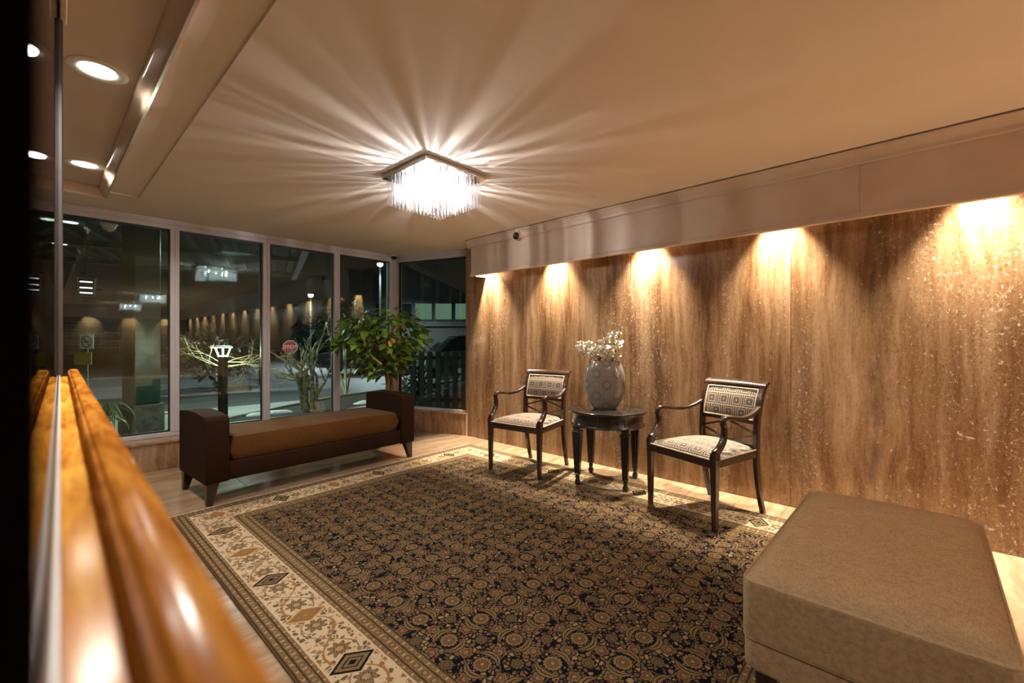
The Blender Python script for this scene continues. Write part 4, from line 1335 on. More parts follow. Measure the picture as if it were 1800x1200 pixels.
spray('white orchid spray arching low over the left rim of the vase', [(-0.03, -0.05), (-0.05, 0.03), (-0.09, 0.07), (-0.14, 0.12), (-0.195, 0.10)],
      [(-0.205, 0.115, -0.02, 1.0), (-0.180, 0.075, -0.03, 1.05), (-0.150, 0.125, 0.0, 0.95), (-0.135, 0.145, -0.01, 0.8), (-0.198, 0.145, 0.0, 0.8)])
spray('white orchid spray leaning left of centre above the mouth of the vase', [(-0.02, -0.05), (-0.04, 0.03), (-0.07, 0.08), (-0.105, 0.11)],
      [(-0.110, 0.085, -0.03, 1.1), (-0.085, 0.110, -0.02, 1.0), (-0.118, 0.055, -0.02, 0.9), (-0.062, 0.095, -0.03, 1.0), (-0.090, 0.045, -0.01, 0.85)])
spray('tall white orchid spray with the thickest cluster in the middle of the vase', [(0.0, -0.05), (0.0, 0.05), (0.01, 0.12), (0.04, 0.18), (0.065, 0.21)],
      [(-0.012, 0.150, -0.03, 1.25), (0.030, 0.165, -0.02, 1.2), (-0.02, 0.105, -0.04, 1.3), (0.005, 0.065, -0.045, 1.25), (0.030, 0.110, -0.03, 1.1), (0.055, 0.205, 0.0, 1.05), (0.040, 0.180, -0.02, 1.0), (-0.005, 0.035, -0.03, 1.0), (0.070, 0.185, 0.0, 0.9)])
spray('white orchid spray rising on the right side of the vase', [(0.03, -0.05), (0.05, 0.03), (0.07, 0.10), (0.085, 0.16), (0.10, 0.22)],
      [(0.085, 0.140, -0.02, 1.25), (0.105, 0.150, -0.01, 1.1), (0.080, 0.110, -0.03, 1.0), (0.055, 0.045, -0.05, 1.5), (0.080, 0.040, -0.045, 1.35), (0.120, 0.225, 0.0, 0.8), (0.105, 0.115, 0.0, 0.9)])
tw = thing('twig_bundle', 'bare dark curling twigs among the orchids in the vase', 'twigs', tuple(vp(0, 0)))
base = vp(0, 0)
for pts in ([(0.05, -0.03), (0.075, 0.06), (0.085, 0.12), (0.115, 0.20), (0.125, 0.27), (0.10, 0.295), (0.03, 0.315)],
            [(0.0, -0.03), (0.01, 0.08), (-0.005, 0.2), (-0.015, 0.245), (-0.03, 0.262)],
            [(0.06, -0.03), (0.08, 0.07), (0.115, 0.11), (0.120, 0.13), (0.105, 0.12)],
            [(-0.03, -0.02), (-0.07, 0.03), (-0.13, 0.035), (-0.18, 0.05), (-0.185, 0.08)],
            [(-0.06, -0.02), (-0.10, 0.04), (-0.02, 0.03), (0.04, 0.015), (0.07, -0.01)],
            [(-0.08, -0.01), (-0.115, -0.03), (-0.125, 0.0), (-0.09, 0.03), (-0.03, 0.04), (0.03, 0.0)],
            [(0.08, -0.01), (0.06, 0.03), (0.0, 0.03), (-0.06, 0.01), (-0.08, -0.01)],
            [(-0.05, 0.0), (-0.02, 0.045), (0.04, 0.035), (0.085, 0.01)]):
    bm = bmesh.new(); q = catmull([vp(*p) - base for p in pts], 5)
    tube(bm, q, [0.0046 - 0.0022 * i / len(q) for i in range(len(q))], 6)
    obj('twig', bm, M['twig'], tw, 60)

# ================================================================== POTTED PLANT
PP = (2.84, 4.60)
pot = thing('potted_plant', 'leafy green indoor tree in a terracotta pot behind the bench in the window corner', 'plant', (PP[0], PP[1], 0))
bm = bmesh.new(); lathe(bm, [(0.165, 0.0), (0.172, 0.006), (0.205, 0.24), (0.222, 0.385), (0.246, 0.388), (0.250, 0.395), (0.252, 0.440), (0.246, 0.446), (0.232, 0.444), (0.226, 0.40), (0.224, 0.385), (0.001, 0.385)], 48, cap=False)
bm.faces.new([v for v in bm.verts if abs(v.co.z) < 1e-6][::-1])
obj('pot', bm, M['terra'], pot, 40)
bm = bmesh.new(); lathe(bm, [(0.222, 0.386), (0.15, 0.396), (0.001, 0.402)], 32, cap=False)
obj('soil', bm, M['soil'], pot, 60)
random.seed(21)
def trunk_path(a, b_, wob, n=7):
    a, b_ = Vector(a), Vector(b_); out = []
    for i in range(n):
        f = i / (n - 1); out.append(a.lerp(b_, f) + Vector((random.uniform(-wob, wob), random.uniform(-wob, wob), 0)) * (1 if 0 < i < n - 1 else 0))
    return catmull(out, 4)
for a, b_, r in (((-0.03, -0.02, 0.385), (-0.14, -0.08, 0.98), 0.020), ((0.02, 0.02, 0.385), (-0.07, -0.01, 1.18), 0.022), ((-0.01, 0.05, 0.385), (-0.10, 0.03, 1.1), 0.014)):
    p = trunk_path(a, b_, 0.012)
    bm = bmesh.new(); tube(bm, p, [r * (1 - 0.35 * i / len(p)) for i in range(len(p))], 9)
    obj('trunk', bm, M['bark'], pot, 60)
CC = Vector((-0.12, -0.03, 1.15))     # crown centre
br = []
for k in range(16):
    a = 2 * PI * k / 16 + random.uniform(-0.2, 0.2); s0 = Vector((-0.10, -0.02, random.uniform(0.85, 1.12)))
    e0 = CC + Vector((0.42 * math.cos(a), 0.36 * math.sin(a), random.uniform(-0.15, 0.40)))
    p = catmull([s0, s0.lerp(e0, 0.5) + Vector((0, 0, 0.05)), e0], 4); br.append(p)
    bm = bmesh.new(); tube(bm, p, [0.009 - 0.006 * i / len(p) for i in range(len(p))], 6)
    obj('branch', bm, M['bark'], pot, 60)
for a, b_ in (((-0.42, -0.22, 1.02), (-0.30, -0.28, 0.90)), ((0.04, -0.2, 1.06), (0.11, -0.18, 1.17)), ((-0.05, -0.22, 1.12), (-0.03, -0.22, 1.21)), ((-0.46, -0.18, 1.16), (-0.42, -0.2, 1.08))):
    bm = bmesh.new(); tube(bm, [a, b_], [0.009, 0.011], 7); tag(obj('cut_branch', bm, M['cutwood'], pot, 60), 'bare sawn orange-brown branch')
def leaf_mesh(name, ln, w, mat):
    bm = bmesh.new()
    prof = [(0.0, 0.04), (0.18, 0.70), (0.40, 1.0), (0.65, 0.78), (0.86, 0.36), (1.0, 0.0)]
    L_, Cn, R_ = [], [], []
    for f, k in prof:
        z = -0.16 * ln * f * f
        Cn.append(bm.verts.new((0, f * ln, z)))
        if k > 0:
            L_.append(bm.verts.new((-w * k / 2, f * ln, z + 0.16 * w * k))); R_.append(bm.verts.new((w * k / 2, f * ln, z + 0.16 * w * k)))
    for i in range(len(L_) - 1):
        bm.faces.new((Cn[i], Cn[i + 1], L_[i + 1], L_[i])); bm.faces.new((Cn[i], R_[i], R_[i + 1], Cn[i + 1]))
    bm.faces.new((Cn[-2], Cn[-1], L_[-1])); bm.faces.new((Cn[-2], R_[-1], Cn[-1]))
    me = bpy.data.meshes.new(name); bm.to_mesh(me); bm.free(); me.materials.append(mat)
    for p in me.polygons: p.use_smooth = True
    return me
LM = [leaf_mesh('leaf', 0.105, 0.068, M['leaf']), leaf_mesh('leaf', 0.085, 0.058, M['leaf']), leaf_mesh('leaf', 0.12, 0.074, M['leaf'])]
LY = leaf_mesh('leaf', 0.085, 0.055, M['leafy'])
def leaf_pose():
    while True:
        p = Vector((random.uniform(-1, 1), random.uniform(-1, 1), random.uniform(-1, 1)))
        l = p.length
        if 0.35 < l < 1.0: break
    q = Vector((p.x * 0.54, p.y * 0.46, p.z * 0.40))
    if q.z < -0.08: q.x *= 0.72; q.y *= 0.72
    # clumps
    n = mnoise.noise((q.x * 5, q.y * 5, q.z * 5))
    if n < -0.18: return leaf_pose()
    pos = CC + q
    out = Vector((q.x, q.y, 0)).normalized() if (abs(q.x) + abs(q.y)) > 0.02 else Vector((1, 0, 0))
    dirv = (out + Vector((random.uniform(-0.7, 0.7), random.uniform(-0.7, 0.7), random.uniform(-0.95, 0.30)))).normalized()
    rot = dirv.to_track_quat('Y', 'Z').to_euler()
    rot.rotate_axis('Y', random.uniform(-0.7, 0.7))
    return pos, rot, random.uniform(0.78, 1.2)
poses = [leaf_pose() for _ in range(680)]
poses = [p for p in poses if p[0].y + PP[1] < 5.06 and p[0].x + PP[0] < 3.28 - (5.1 - p[0].y - PP[1]) * -0.25]
poses.sort(key=lambda p: p[0].x * 0.729 + p[0].y * 0.684)
near, rest = poses[:298], poses[298:]
for i, (p, r, s) in enumerate(near):
    o = bpy.data.objects.new('leaf', LM[i % 3]); C.objects.link(o); o.parent = pot
    o.location = p; o.rotation_euler = r; o.scale = (s, s, s)
o = bpy.data.objects.new('yellow_leaf', LY); C.objects.link(o); o.parent = pot
o.location = CC + Vector((-0.17, -0.42, 0.02)); o.rotation_euler = (rad(-70), 0, rad(130)); o['label'] = 'single yellowed leaf'
bm = bmesh.new()
for i, (p, r, s) in enumerate(rest):
    n0 = len(bm.verts); bm.from_mesh(LM[i % 3]); bm.verts.ensure_lookup_table()
    bmesh.ops.transform(bm, matrix=Matrix.LocRotScale(p, r, (s, s, s)), verts=bm.verts[n0:])
me = bpy.data.meshes.new('far_foliage'); bm.to_mesh(me); bm.free()
for p_ in me.polygons: p_.use_smooth = True
o = link('far_foliage', me, M['leaf'], pot); o['kind'] = 'stuff'

# ================================================================== OUTDOORS
og = struct_root('ground')
obj('walk', nbox(-14, 14, 5.385, 9.2, -0.12, -0.03), M['walk'], og)
obj('road', nbox(-60, 60, 9.2, 60, -0.3, -0.10), M['road'], og)
obj('kerb', prism(bmesh.new(), [(9.02, -0.12), (9.02, -0.015), (9.06, -0.005), (9.2, -0.005), (9.22, -0.03), (9.22, -0.12)], 'x', -14, 1.6), M['kerb'], og)
# planting bed: an irregular mound with a kerb edge
bed_pts = [(1.25, 5.40), (1.12, 6.0), (1.3, 6.7), (1.9, 7.35), (2.9, 8.0), (4.2, 8.7), (6.5, 9.3), (9.5, 9.9), (10.5, 7.5), (9.0, 5.6), (4.2, 5.40)]
bm = bmesh.new()
top = [bm.verts.new((x, y, 0.03)) for x, y in bed_pts]; bot = [bm.verts.new((x, y, -0.1)) for x, y in bed_pts]
n = len(top)
for i in range(n): bm.faces.new((bot[i], bot[(i + 1) % n], top[(i + 1) % n], top[i]))
bm.faces.new(top)
tag(obj('planting_bed', bm, M['mulch'], None), kind='structure')
bm = bmesh.new(); tube(bm, [(x, y, 0.02) for x, y in bed_pts[:8]], 0.055, 6)
tag(obj('bed_kerb', bm, M['kerb'], None, 50), kind='structure')
random.seed(31)
def snow(cx, cy, rx, ry, label):
    bm = bmesh.new(); c = bm.verts.new((cx, cy, 0.065)); n = 18; r1, r0 = [], []
    for i in range(n):
        a = 2 * PI * i / n; k = 1 + 0.35 * mnoise.noise((cx * 3 + math.cos(a) * 1.3, cy * 3 + math.sin(a) * 1.3, 1.0))
        r1.append(bm.verts.new((cx + rx * 0.7 * k * math.cos(a), cy + ry * 0.7 * k * math.sin(a), 0.062 + 0.008 * random.random())))
        r0.append(bm.verts.new((cx + rx * k * math.cos(a), cy + ry * k * math.sin(a), 0.024)))
    for i in range(n):
        bm.faces.new((c, r1[i], r1[(i + 1) % n])); bm.faces.new((r1[i], r0[i], r0[(i + 1) % n], r1[(i + 1) % n]))
    bm.faces.new(r0[::-1])
    return tag(obj('snow_patch', bm, M['snow'], None, 60), label, 'snow', 'old snow on the planting bed')
snow(2.15, 6.65, 0.50, 0.26, 'largest old snow patch on the bed, right of the bollard foot')
snow(2.45, 7.45, 0.36, 0.10, 'thin long snow patch behind the largest one on the bed')
snow(3.62, 6.75, 0.42, 0.20, 'snow patch at the foot of the bare tree')
snow(4.3, 7.5, 0.45, 0.18, 'snow patch right of the bare tree')

# bollard light
bl = thing('bollard_light', 'dark bollard post with a glowing flared head outside the second window', 'bollard', (1.50, 6.14, -0.03))
bm = bmesh.new(); lathe(bm, [(0.062, 0.0), (0.062, 0.02), (0.052, 0.024), (0.050, 0.99), (0.052, 1.0)], 28)
obj('post', bm, M['bollard'], bl, 40)
bm = bmesh.new(); lathe(bm, [(0.036, 1.001), (0.040, 1.012)], 24)
obj('lamp_disc', bm, M['bollardglow'], bl)
for k in range(6):
    a = 2 * PI * k / 6 + 0.25
    bm = bmesh.new(); tube(bm, [(0.047 * math.cos(a), 0.047 * math.sin(a), 1.0), (0.090 * math.cos(a), 0.090 * math.sin(a), 1.112)], 0.0075, 6)
    obj('head_strut', bm, M['bollardglow'], bl)
bm = bmesh.new(); tube(bm, [(0.094 * math.cos(2 * PI * i / 24), 0.094 * math.sin(2 * PI * i / 24), 1.109) for i in range(25)], 0.0055, 6, cap=False)
obj('glow_ring', bm, M['bollardglow'], bl, 60)
bm = bmesh.new(); lathe(bm, [(0.098, 1.112), (0.102, 1.116), (0.102, 1.124), (0.060, 1.132), (0.001, 1.134)], 28, cap=False)
obj('cap', bm, M['bollard'], bl, 40)
lamp('bollard_lamp', 'POINT', (0, 0, 1.06), 16.0, (0.92, 1.0, 0.75), (0, 0, 0), bl, shadow_soft_size=0.03)

# bare trees and shrubs
def grow(bm, p, d, ln, r, depth, spread=0.7, up=0.15, rng=random):
    pts = [p]; dd = d.normalized()
    for i in range(4):
        dd = (dd + Vector((rng.uniform(-1, 1), rng.uniform(-1, 1), rng.uniform(-1, 1))) * 0.17 + Vector((0, 0, up * 0.25))).normalized()
        pts.append(pts[-1] + dd * ln / 4)
    tube(bm, pts, [r * (1 - 0.14 * i) for i in range(5)], 5 if r < 0.02 else 8)
    if depth <= 0: return
    for k in range(rng.choice((2, 3))):
        i = rng.choice((2, 3, 4)); q = pts[i]
        nd = (dd + Vector((rng.uniform(-1, 1), rng.uniform(-1, 1), rng.uniform(-0.6, 1))) * spread).normalized()
        grow(bm, q, nd, ln * rng.uniform(0.55, 0.8), r * 0.58, depth - 1, spread, up, rng)
tr = thing('bare_tree', 'multi-trunk bare tree rising from the planting bed outside the third window', 'tree', (2.98, 7.30, 0.0))
rg_ = random.Random(5)
for d, ln, r in (((-0.30, 0.05, 1), 0.62, 0.055), ((-0.08, 0.1, 1), 0.75, 0.06), ((0.16, -0.05, 1), 0.72, 0.055), ((0.42, 0.1, 1), 0.62, 0.045)):
    bm = bmesh.new(); grow(bm, Vector((d[0] * 0.15, d[1] * 0.15, -0.02)), Vector(d), ln, r, 3, 0.75, 0.1, rg_)
    obj('trunk', bm, M['trunk'], tr, 60)
lt = thing('lit_shrub', 'bare branching shrub lit pale yellow around the bollard lamp', 'shrub', (1.565, 6.40, 0.03))
rg_ = random.Random(9)
for k in range(9):
    a = rg_.uniform(0, 2 * PI)
    hx = rg_.choice((-1, 1)) * rg_.uniform(0.4, 1.0)
    bm = bmesh.new()
    st_ = Vector((hx * 0.02, rg_.uniform(-0.04, 0.04), 0.0))
    mid = Vector((hx * 0.03, rg_.uniform(-0.06, 0.03), rg_.uniform(0.80, 0.98)))
    tube(bm, catmull([st_, st_.lerp(mid, 0.5), mid], 3), 0.0045, 5)
    grow(bm, mid, Vector((hx, rg_.uniform(-0.3, 0.3), rg_.uniform(-0.25, 0.35))), 0.30, 0.0048, 3, 0.8, -0.05, rg_)
    obj('branch', bm, M['bare'], lt, 60)
def shrub(label, loc, rx, ry, rz, n, seed, mat, group='dark shrubs outside', ls=0.09):
    t = thing('shrub', label, 'shrub', loc, 0, group)
    rg_ = random.Random(seed); bm = bmesh.new(); src = leaf_mesh('leaf_src', ls, ls * 0.55, mat)
    for i in range(n):
        while True:
            p = Vector((rg_.uniform(-1, 1), rg_.uniform(-1, 1), rg_.uniform(0, 1)))
            if p.x ** 2 + p.y ** 2 + (p.z * 2 - 1) ** 2 < 1: break
        q = Vector((p.x * rx, p.y * ry, p.z * rz))
        e = Vector((p.x, p.y, rg_.uniform(-0.4, 0.8))).normalized().to_track_quat('Y', 'Z').to_euler()
        n0 = len(bm.verts); bm.from_mesh(src); bm.verts.ensure_lookup_table()
        s = rg_.uniform(0.7, 1.4)
        bmesh.ops.transform(bm, matrix=Matrix.LocRotScale(q, e, (s, s, s)), verts=bm.verts[n0:])
    me = bpy.data.meshes.new('foliage'); bm.to_mesh(me); bm.free()
    f = link('foliage', me, mat, t); f['kind'] = 'stuff'
    bm = bmesh.new()
    for k in range(5): tube(bm, [(0, 0, -loc[2] - 0.05), (rg_.uniform(-0.5, 0.5) * rx, rg_.uniform(-0.5, 0.5) * ry, rz * 0.6)], 0.02, 5)
    obj('stems', bm, M['trunk'], t)
    return t
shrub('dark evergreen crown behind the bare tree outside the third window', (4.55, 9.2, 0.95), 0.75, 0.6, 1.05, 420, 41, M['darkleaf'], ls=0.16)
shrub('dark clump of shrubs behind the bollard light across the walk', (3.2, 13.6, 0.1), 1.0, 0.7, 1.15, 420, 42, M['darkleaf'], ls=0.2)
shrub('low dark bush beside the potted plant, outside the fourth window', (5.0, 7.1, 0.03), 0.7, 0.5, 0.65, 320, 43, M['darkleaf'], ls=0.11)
# strap-leaved plant outside window 1
sp = thing('strap_leaf_plant', 'bright green strap-leaved plant outside the first window, beyond the oak ledge', 'plant', (0.475, 6.45, -0.03))
sp.scale = (0.62, 0.62, 0.80)
rg_ = random.Random(3)
bm = bmesh.new(); lathe(bm, [(0.10, 0.0), (0.13, 0.22), (0.14, 0.24), (0.12, 0.24), (0.11, 0.2)], 20); obj('pot', bm, M['stonebase'], sp, 40)
for k in range(34):
    a = rg_.uniform(0, 2 * PI); l = rg_.uniform(0.22, 0.42); h = rg_.uniform(0.25, 0.45)
    pts = [Vector((0, 0, 0.2)), Vector((math.cos(a) * l * 0.4, math.sin(a) * l * 0.4, 0.2 + h)), Vector((math.cos(a) * l, math.sin(a) * l, 0.2 + h * 0.75)), Vector((math.cos(a) * l * 1.15, math.sin(a) * l * 1.15, 0.2 + h * 0.35))]
    q = catmull(pts, 4); bm = bmesh.new(); sd = Vector((-math.sin(a), math.cos(a), 0)); prev = None
    for i, p in enumerate(q):
        w = 0.016 * math.sin(PI * min(0.98, (i + 1) / (len(q) + 0.5)))
        cur = (bm.verts.new(p - sd * w), bm.verts.new(p + sd * w))
        if prev: bm.faces.new((prev[0], prev[1], cur[1], cur[0]))
        prev = cur
    obj('leaf', bm, M['spider'], sp)

# teal canopy column and canopy with ribbed soffit
co = thing('canopy_column', 'square teal metal canopy column on a stone base outside the first window', 'column', (0.86, 7.05, -0.03), rad(18))
obj('shaft', nbox(-0.14, 0.14, -0.14, 0.14, 0.42, 3.3, 0.01, 1), M['teal'], co)
obj('base_block', nbox(-0.17, 0.17, -0.17, 0.17, 0.0, 0.42, 0.012, 1), M['stonebase'], co)
obj('trim_strip', nbox(0.145, 0.16, -0.05, 0.05, 0.42, 3.3), M['teal'], co)
cn = struct_root('roof_canopy', (0.0, 0.0, 2.95), rad(-18))
obj('deck', nbox(-6.0, 0.55, 5.62, 13.5, 0.10, 0.16), M['tealroof'], cn)
rib = None
for k in range(16):
    if rib is None: rib = obj('rib', nbox(-0.045, 0.045, 5.95, 13.4, 0.0, 0.10), M['teal'], cn); r_ = rib
    else: r_ = again('rib', rib, cn)
    r_.location = (0.45 - 0.33 * k, 0, 0)
for y in (6.2, 8.4, 10.6, 12.9):
    obj('beam', nbox(-6.0, 0.55, y - 0.06, y + 0.06, -0.10, -0.001), M['teal'], cn)
obj('gutter', nbox(0.56, 0.68, 5.9, 13.5, -0.12, 0.18), M['steel'], cn)
dome_cam('canopy_camera', 'white dome security camera hanging outside the top of the first window', (0.46, 5.78, 2.30), (M['whiteplastic'], M['whiteplastic']), 0.052)
bm = bmesh.new(); tube(bm, [(0.46, 5.78, 2.30), (0.46, 5.78, 3.052)], 0.02, 8)
obj('stalk', bm, M['whiteplastic'], bpy.data.objects['canopy_camera'], 50).matrix_parent_inverse = Matrix.Translation((-0.46, -5.78, -2.30))

# hanging lantern with three tubes
ln_ = thing('hanging_lantern', 'hanging glass lantern with three bright tubes outside the first window', 'lantern', (0.42, 8.05, 1.745))
ln_.scale = (0.6, 0.6, 0.6)
bm = bmesh.new()
for sx in (-1, 1):
    for sy in (-1, 1): tube(bm, [(sx * 0.12, sy * 0.12, 0.0), (sx * 0.15, sy * 0.15, 0.40)], 0.009, 5)
for z, h in ((0.0, 0.12), (0.40, 0.15)):
    tube(bm, [(-h, -h, z), (h, -h, z), (h, h, z), (-h, h, z), (-h, -h, z)], 0.010, 5)
tube(bm, [(0, 0, 0.40), (0, 0, 2.18)], 0.006, 6)
obj('cage', bm, M['bollard'], ln_)
for z in (0.06, 0.17, 0.30): obj('tube', nbox(-0.10, 0.10, -0.012, 0.012, z, z + 0.022), M['litefix'], ln_)

# no smoking notice and yellow caution board
ns = thing('notice_sign', 'white no smoking notice on a post above a yellow board, beyond the oak ledge', 'sign', (0.50, 9.45, -0.10), rad(-40))
ns.scale = (0.68, 0.68, 0.91)
obj('plate', nbox(-0.14, 0.14, -0.006, 0.006, 1.25, 1.49, 0.004, 1), M['signwhite'], ns)
bm = bmesh.new(); tube(bm, [(0.095 * math.cos(2 * PI * i / 28), -0.009, 1.37 + 0.095 * math.sin(2 * PI * i / 28)) for i in range(29)], 0.008, 6, cap=False)
tube(bm, [(-0.066, -0.009, 1.436), (0.066, -0.009, 1.304)], 0.008, 6)
obj('prohibition_ring', bm, M['signblack'], ns, 60)
bm = bmesh.new(); box(bm, -0.065, 0.05, -0.010, -0.0065, 1.362, 1.38); box(bm, 0.054, 0.066, -0.010, -0.0065, 1.362, 1.38)
tube(bm, catmull([(0.06, -0.008, 1.39), (0.052, -0.008, 1.405), (0.066, -0.008, 1.42), (0.058, -0.008, 1.435)], 4), 0.003, 5)
obj('cigarette_symbol', bm, M['signblack'], ns)
obj('yellow_board', nbox(-0.26, 0.10, -0.004, 0.012, 0.98, 1.19, 0.004, 1), M['yellow'], ns)
bm = bmesh.new(); tube(bm, [(0.0, 0.022, 0.0), (0.0, 0.022, 1.5)], 0.016, 8); obj('post', bm, M['steel'], ns, 50)
cr = thing('yellow_crate', 'small yellow bin standing across the road, left of the dark shrubs', 'bin', (5.8, 31.8, -0.1), rad(20))
bm = bmesh.new(); taper(bm, (0, 0, 0.0), (0.36, 0.30), (0, 0, 0.9), (0.44, 0.38), 0.02); obj('body', bm, M['yellow'], cr)
obj('lid', nbox(-0.24, 0.24, -0.21, 0.21, 0.90, 0.98, 0.015, 2), M['yellow'], cr)

# stop sign
sg = thing('stop_sign', 'red octagonal stop sign on a post across the road behind the bare tree', 'sign', (6.2, 16.8, -0.1), rad(-18))
bm = bmesh.new(); R_ = 0.24
o8 = [(R_ * math.cos(rad(22.5 + 45 * k)), 1.05 + R_ * math.sin(rad(22.5 + 45 * k))) for k in range(8)]
prism(bm, [(x * 1.06, 1.05 + (z - 1.05) * 1.06) for x, z in o8], 'y', 0.0, 0.008); obj('rim', bm, M['signwhite'], sg)
bm = bmesh.new(); prism(bm, o8, 'y', -0.003, 0.0); obj('face', bm, M['signred'], sg)
cu = bpy.data.curves.new('stop_text', 'FONT'); cu.body = 'STOP'; cu.size = 0.17; cu.align_x = 'CENTER'; cu.align_y = 'CENTER'; cu.extrude = 0.002
tmp = bpy.data.objects.new('lettering_curve', cu); C.objects.link(tmp)
tme = bpy.data.meshes.new_from_object(tmp.evaluated_get(bpy.context.evaluated_depsgraph_get())); bpy.data.objects.remove(tmp, do_unlink=True)
to = bpy.data.objects.new('lettering', tme); C.objects.link(to); to.parent = sg; to.location = (0, -0.006, 1.05); to.rotation_euler = (PI / 2, 0, 0); tme.materials.clear(); tme.materials.append(M['signwhite'])
bm = bmesh.new(); tube(bm, [(0, 0.03, 0), (0, 0.03, 1.28)], 0.022, 8); obj('post', bm, M['steel'], sg, 50)

# parked cars
def car(label, loc, rz, mat):
    t = thing('car', label, 'car', loc, rz, 'cars parked across the road')
    bm = bmesh.new()
    body = [(-2.15, 0.28), (-2.2, 0.55), (-2.05, 0.80), (-1.2, 0.90), (0.9, 0.93), (1.7, 0.86), (2.1, 0.72), (2.18, 0.5), (2.12, 0.28)]
    prism(bm, body, 'y', -0.86, 0.86)
    bmesh.ops.bevel(bm, geom=[e for e in bm.edges if abs(e.verts[0].co.y - e.verts[1].co.y) < 1e-6], offset=0.06, segments=2, profile=0.5, affect='EDGES')
    obj('body', bm, mat, t, 40)
    bm = bmesh.new(); cab = [(-1.55, 0.90), (-1.05, 1.36), (-0.7, 1.45), (0.35, 1.45), (0.7, 1.36), (1.25, 0.92)]
    v0 = [bm.verts.new((x, -0.82 + (z - 0.9) * 0.3, z)) for x, z in cab]; v1 = [bm.verts.new((x, 0.82 - (z - 0.9) * 0.3, z)) for x, z in cab]
    k = len(cab)
    for i in range(k): bm.faces.new((v0[i], v0[(i + 1) % k], v1[(i + 1) % k], v1[i]))
    bm.faces.new(v0[::-1]); bm.faces.new(v1)
    obj('cabin_glass', bm, M['carglass'], t, 30)
    obj('roof', nbox(-0.85, 0.5, -0.64, 0.64, 1.44, 1.475, 0.012, 2), mat, t)
    for x in (-1.35, 1.35):
        for s in (-1, 1):
            bm = bmesh.new(); lathe(bm, [(0.18, -0.10), (0.32, -0.10), (0.33, -0.05), (0.33, 0.05), (0.32, 0.10), (0.18, 0.10)], 22)
            bmesh.ops.rotate(bm, verts=bm.verts[:], cent=(0, 0, 0), matrix=Matrix.Rotation(PI / 2, 3, 'X'))
            bmesh.ops.translate(bm, verts=bm.verts[:], vec=(x, s * 0.80, 0.33)); obj('wheel', bm, M['tyre'], t, 40)
    obj('bumper', nbox(2.10, 2.22, -0.8, 0.8, 0.32, 0.48, 0.03, 2), mat, t)
    for s in (-1, 1): obj('headlight', nbox(2.06, 2.14, s * 0.62 - 0.16, s * 0.62 + 0.16, 0.60, 0.70, 0.01, 1), M['signwhite'], t)
car('dark car parked across the road behind the evergreen crown', (9.3, 16.2, -0.1), rad(12), M['carpaint'])
car('silver car parked across the road outside the fourth window', (11.6, 13.0, -0.1), rad(-20), M['carpaint2'])

# street lamps
def street_lamp(label, x, y, z, power):
    t = thing('street_lamp', label, 'street lamp', (x, y, -0.1), math.atan2(-y, -x), 'street lamps')
    bm = bmesh.new(); tube(bm, [(-0.6, 0, 0), (-0.6, 0, z * 0.6), (-0.6, 0, z + 0.15), (-0.3, 0, z + 0.22), (0.0, 0, z + 0.2)], 0.05, 8); obj('pole', bm, M['bollard'], t, 50)
    obj('head', nbox(-0.25, 0.25, -0.12, 0.12, z + 0.14, z + 0.24, 0.02, 2), M['bollard'], t)
    bm = bmesh.new(); lathe(bm, [(0.02, z + 0.02), (0.10, z + 0.06), (0.13, z + 0.139)], 16); obj('lens', bm, M['lampglow'], t, 50)
    lamp('street_light', 'SPOT', (0, 0, z - 0.02), power, (0.80, 0.95, 1.0), (0, 0, 0), t, spot_size=rad(150), spot_blend=0.6, shadow_soft_size=0.12)
street_lamp('street lamp shining bright near the top of the fourth window', 10.5, 18.0, 4.6, P_STREET)
street_lamp('street lamp shining in the third window above the far shrubs', 10.1, 24.5, 3.65, P_STREET * 0.7)

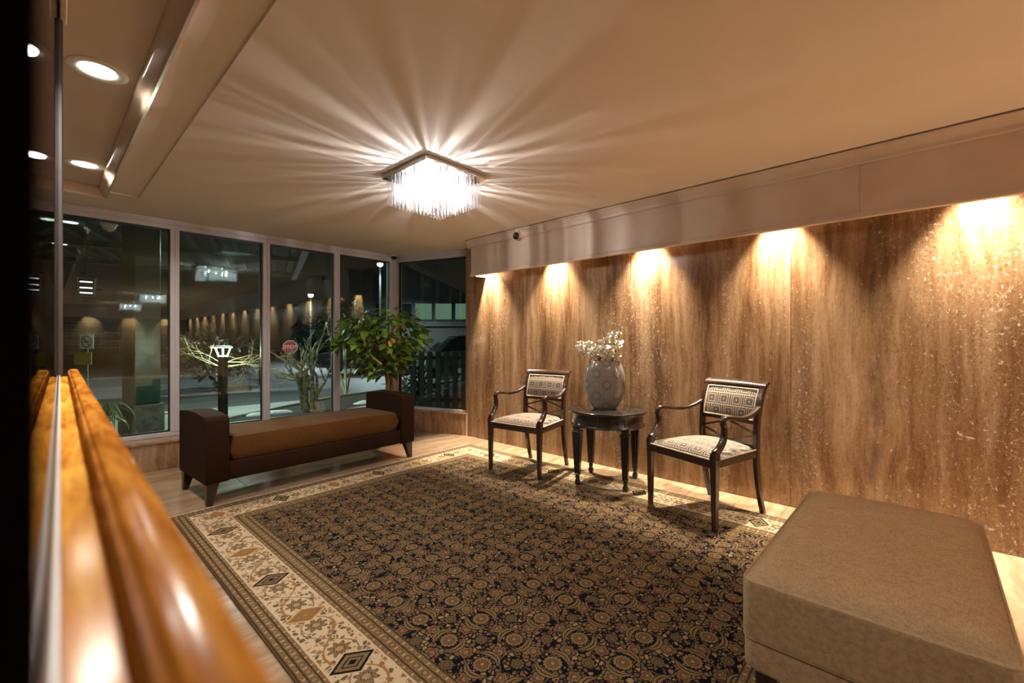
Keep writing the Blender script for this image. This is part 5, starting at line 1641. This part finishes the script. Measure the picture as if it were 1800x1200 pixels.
street_lamp('added unseen street lamp over the near roadway, beyond the top of the windows', 4.2, 13.5, 5.6, P_STREET * 0.8)  # added out of view to brighten the near road
street_lamp('added unseen street lamp over the left roadway, beyond the top of the windows', -3.0, 16.0, 6.0, P_STREET * 0.6)  # also added out of view, more light on the road
# far building with lit windows, seen through the angled window
fb = thing('office_building', 'far dark building with a row of lit green windows, seen through the angled window', 'building', (15.6, 17.6, -0.1), rad(-47))
obj('wall', nbox(-7.0, 7.0, 0.0, 5.0, 0.0, 6.5), M['bldg'], fb)
for k in range(9):
    x = -4.6 + k * 1.05
    w_ = obj('window_frame', nbox(x - 0.48, x + 0.48, -0.06, -0.001, 2.35, 3.30, 0.01, 1), M['bollard'], fb)
    obj('pane', nbox(x - 0.42, x + 0.42, -0.075, -0.061, 2.42, 3.24), M['litwin'] if k in (2, 3, 4, 6) else M['carglass'], w_)
obj('band', nbox(-7.0, 7.0, -0.12, -0.001, 2.05, 2.28), M['bldg'], fb)
# teal ribbed screen beside the angled window
sc_ = thing('metal_screen', 'dark teal ribbed metal screen outside the angled window', 'screen', (4.75, 5.45, -0.03), rad(-52))
fin = None
for k in range(14):
    if fin is None: fin = obj('fin', nbox(-0.04, 0.04, -0.02, 0.02, 0.0, 1.02), M['teal'], sc_); f_ = fin
    else: f_ = again('fin', fin, sc_)
    f_.location = (-0.9 + 0.14 * k, 0, 0)
obj('rail', nbox(-1.0, 1.0, 0.021, 0.05, 0.2, 0.26), M['teal'], sc_); obj('rail', nbox(-1.0, 1.0, 0.021, 0.05, 0.88, 0.94), M['teal'], sc_)
# hose on the walk
bm = bmesh.new(); tube(bm, catmull([(0.95, 6.5, -0.018), (1.15, 6.35, -0.018), (1.4, 6.42, -0.018), (1.75, 6.2, 0.045), (2.0, 6.05, 0.045)], 5), 0.010, 6)
tag(obj('garden_hose', bm, M['cable'], None, 60), 'thin black hose lying across the pale walk outside', 'hose')
# added unseen fill under the canopy, brightening the walk
lamp('canopy_fill', 'AREA', (2.5, 9.4, 2.78), 150.0, (0.85, 1.0, 0.92), (0, 0, 0), None, shape='SQUARE', size=0.5)
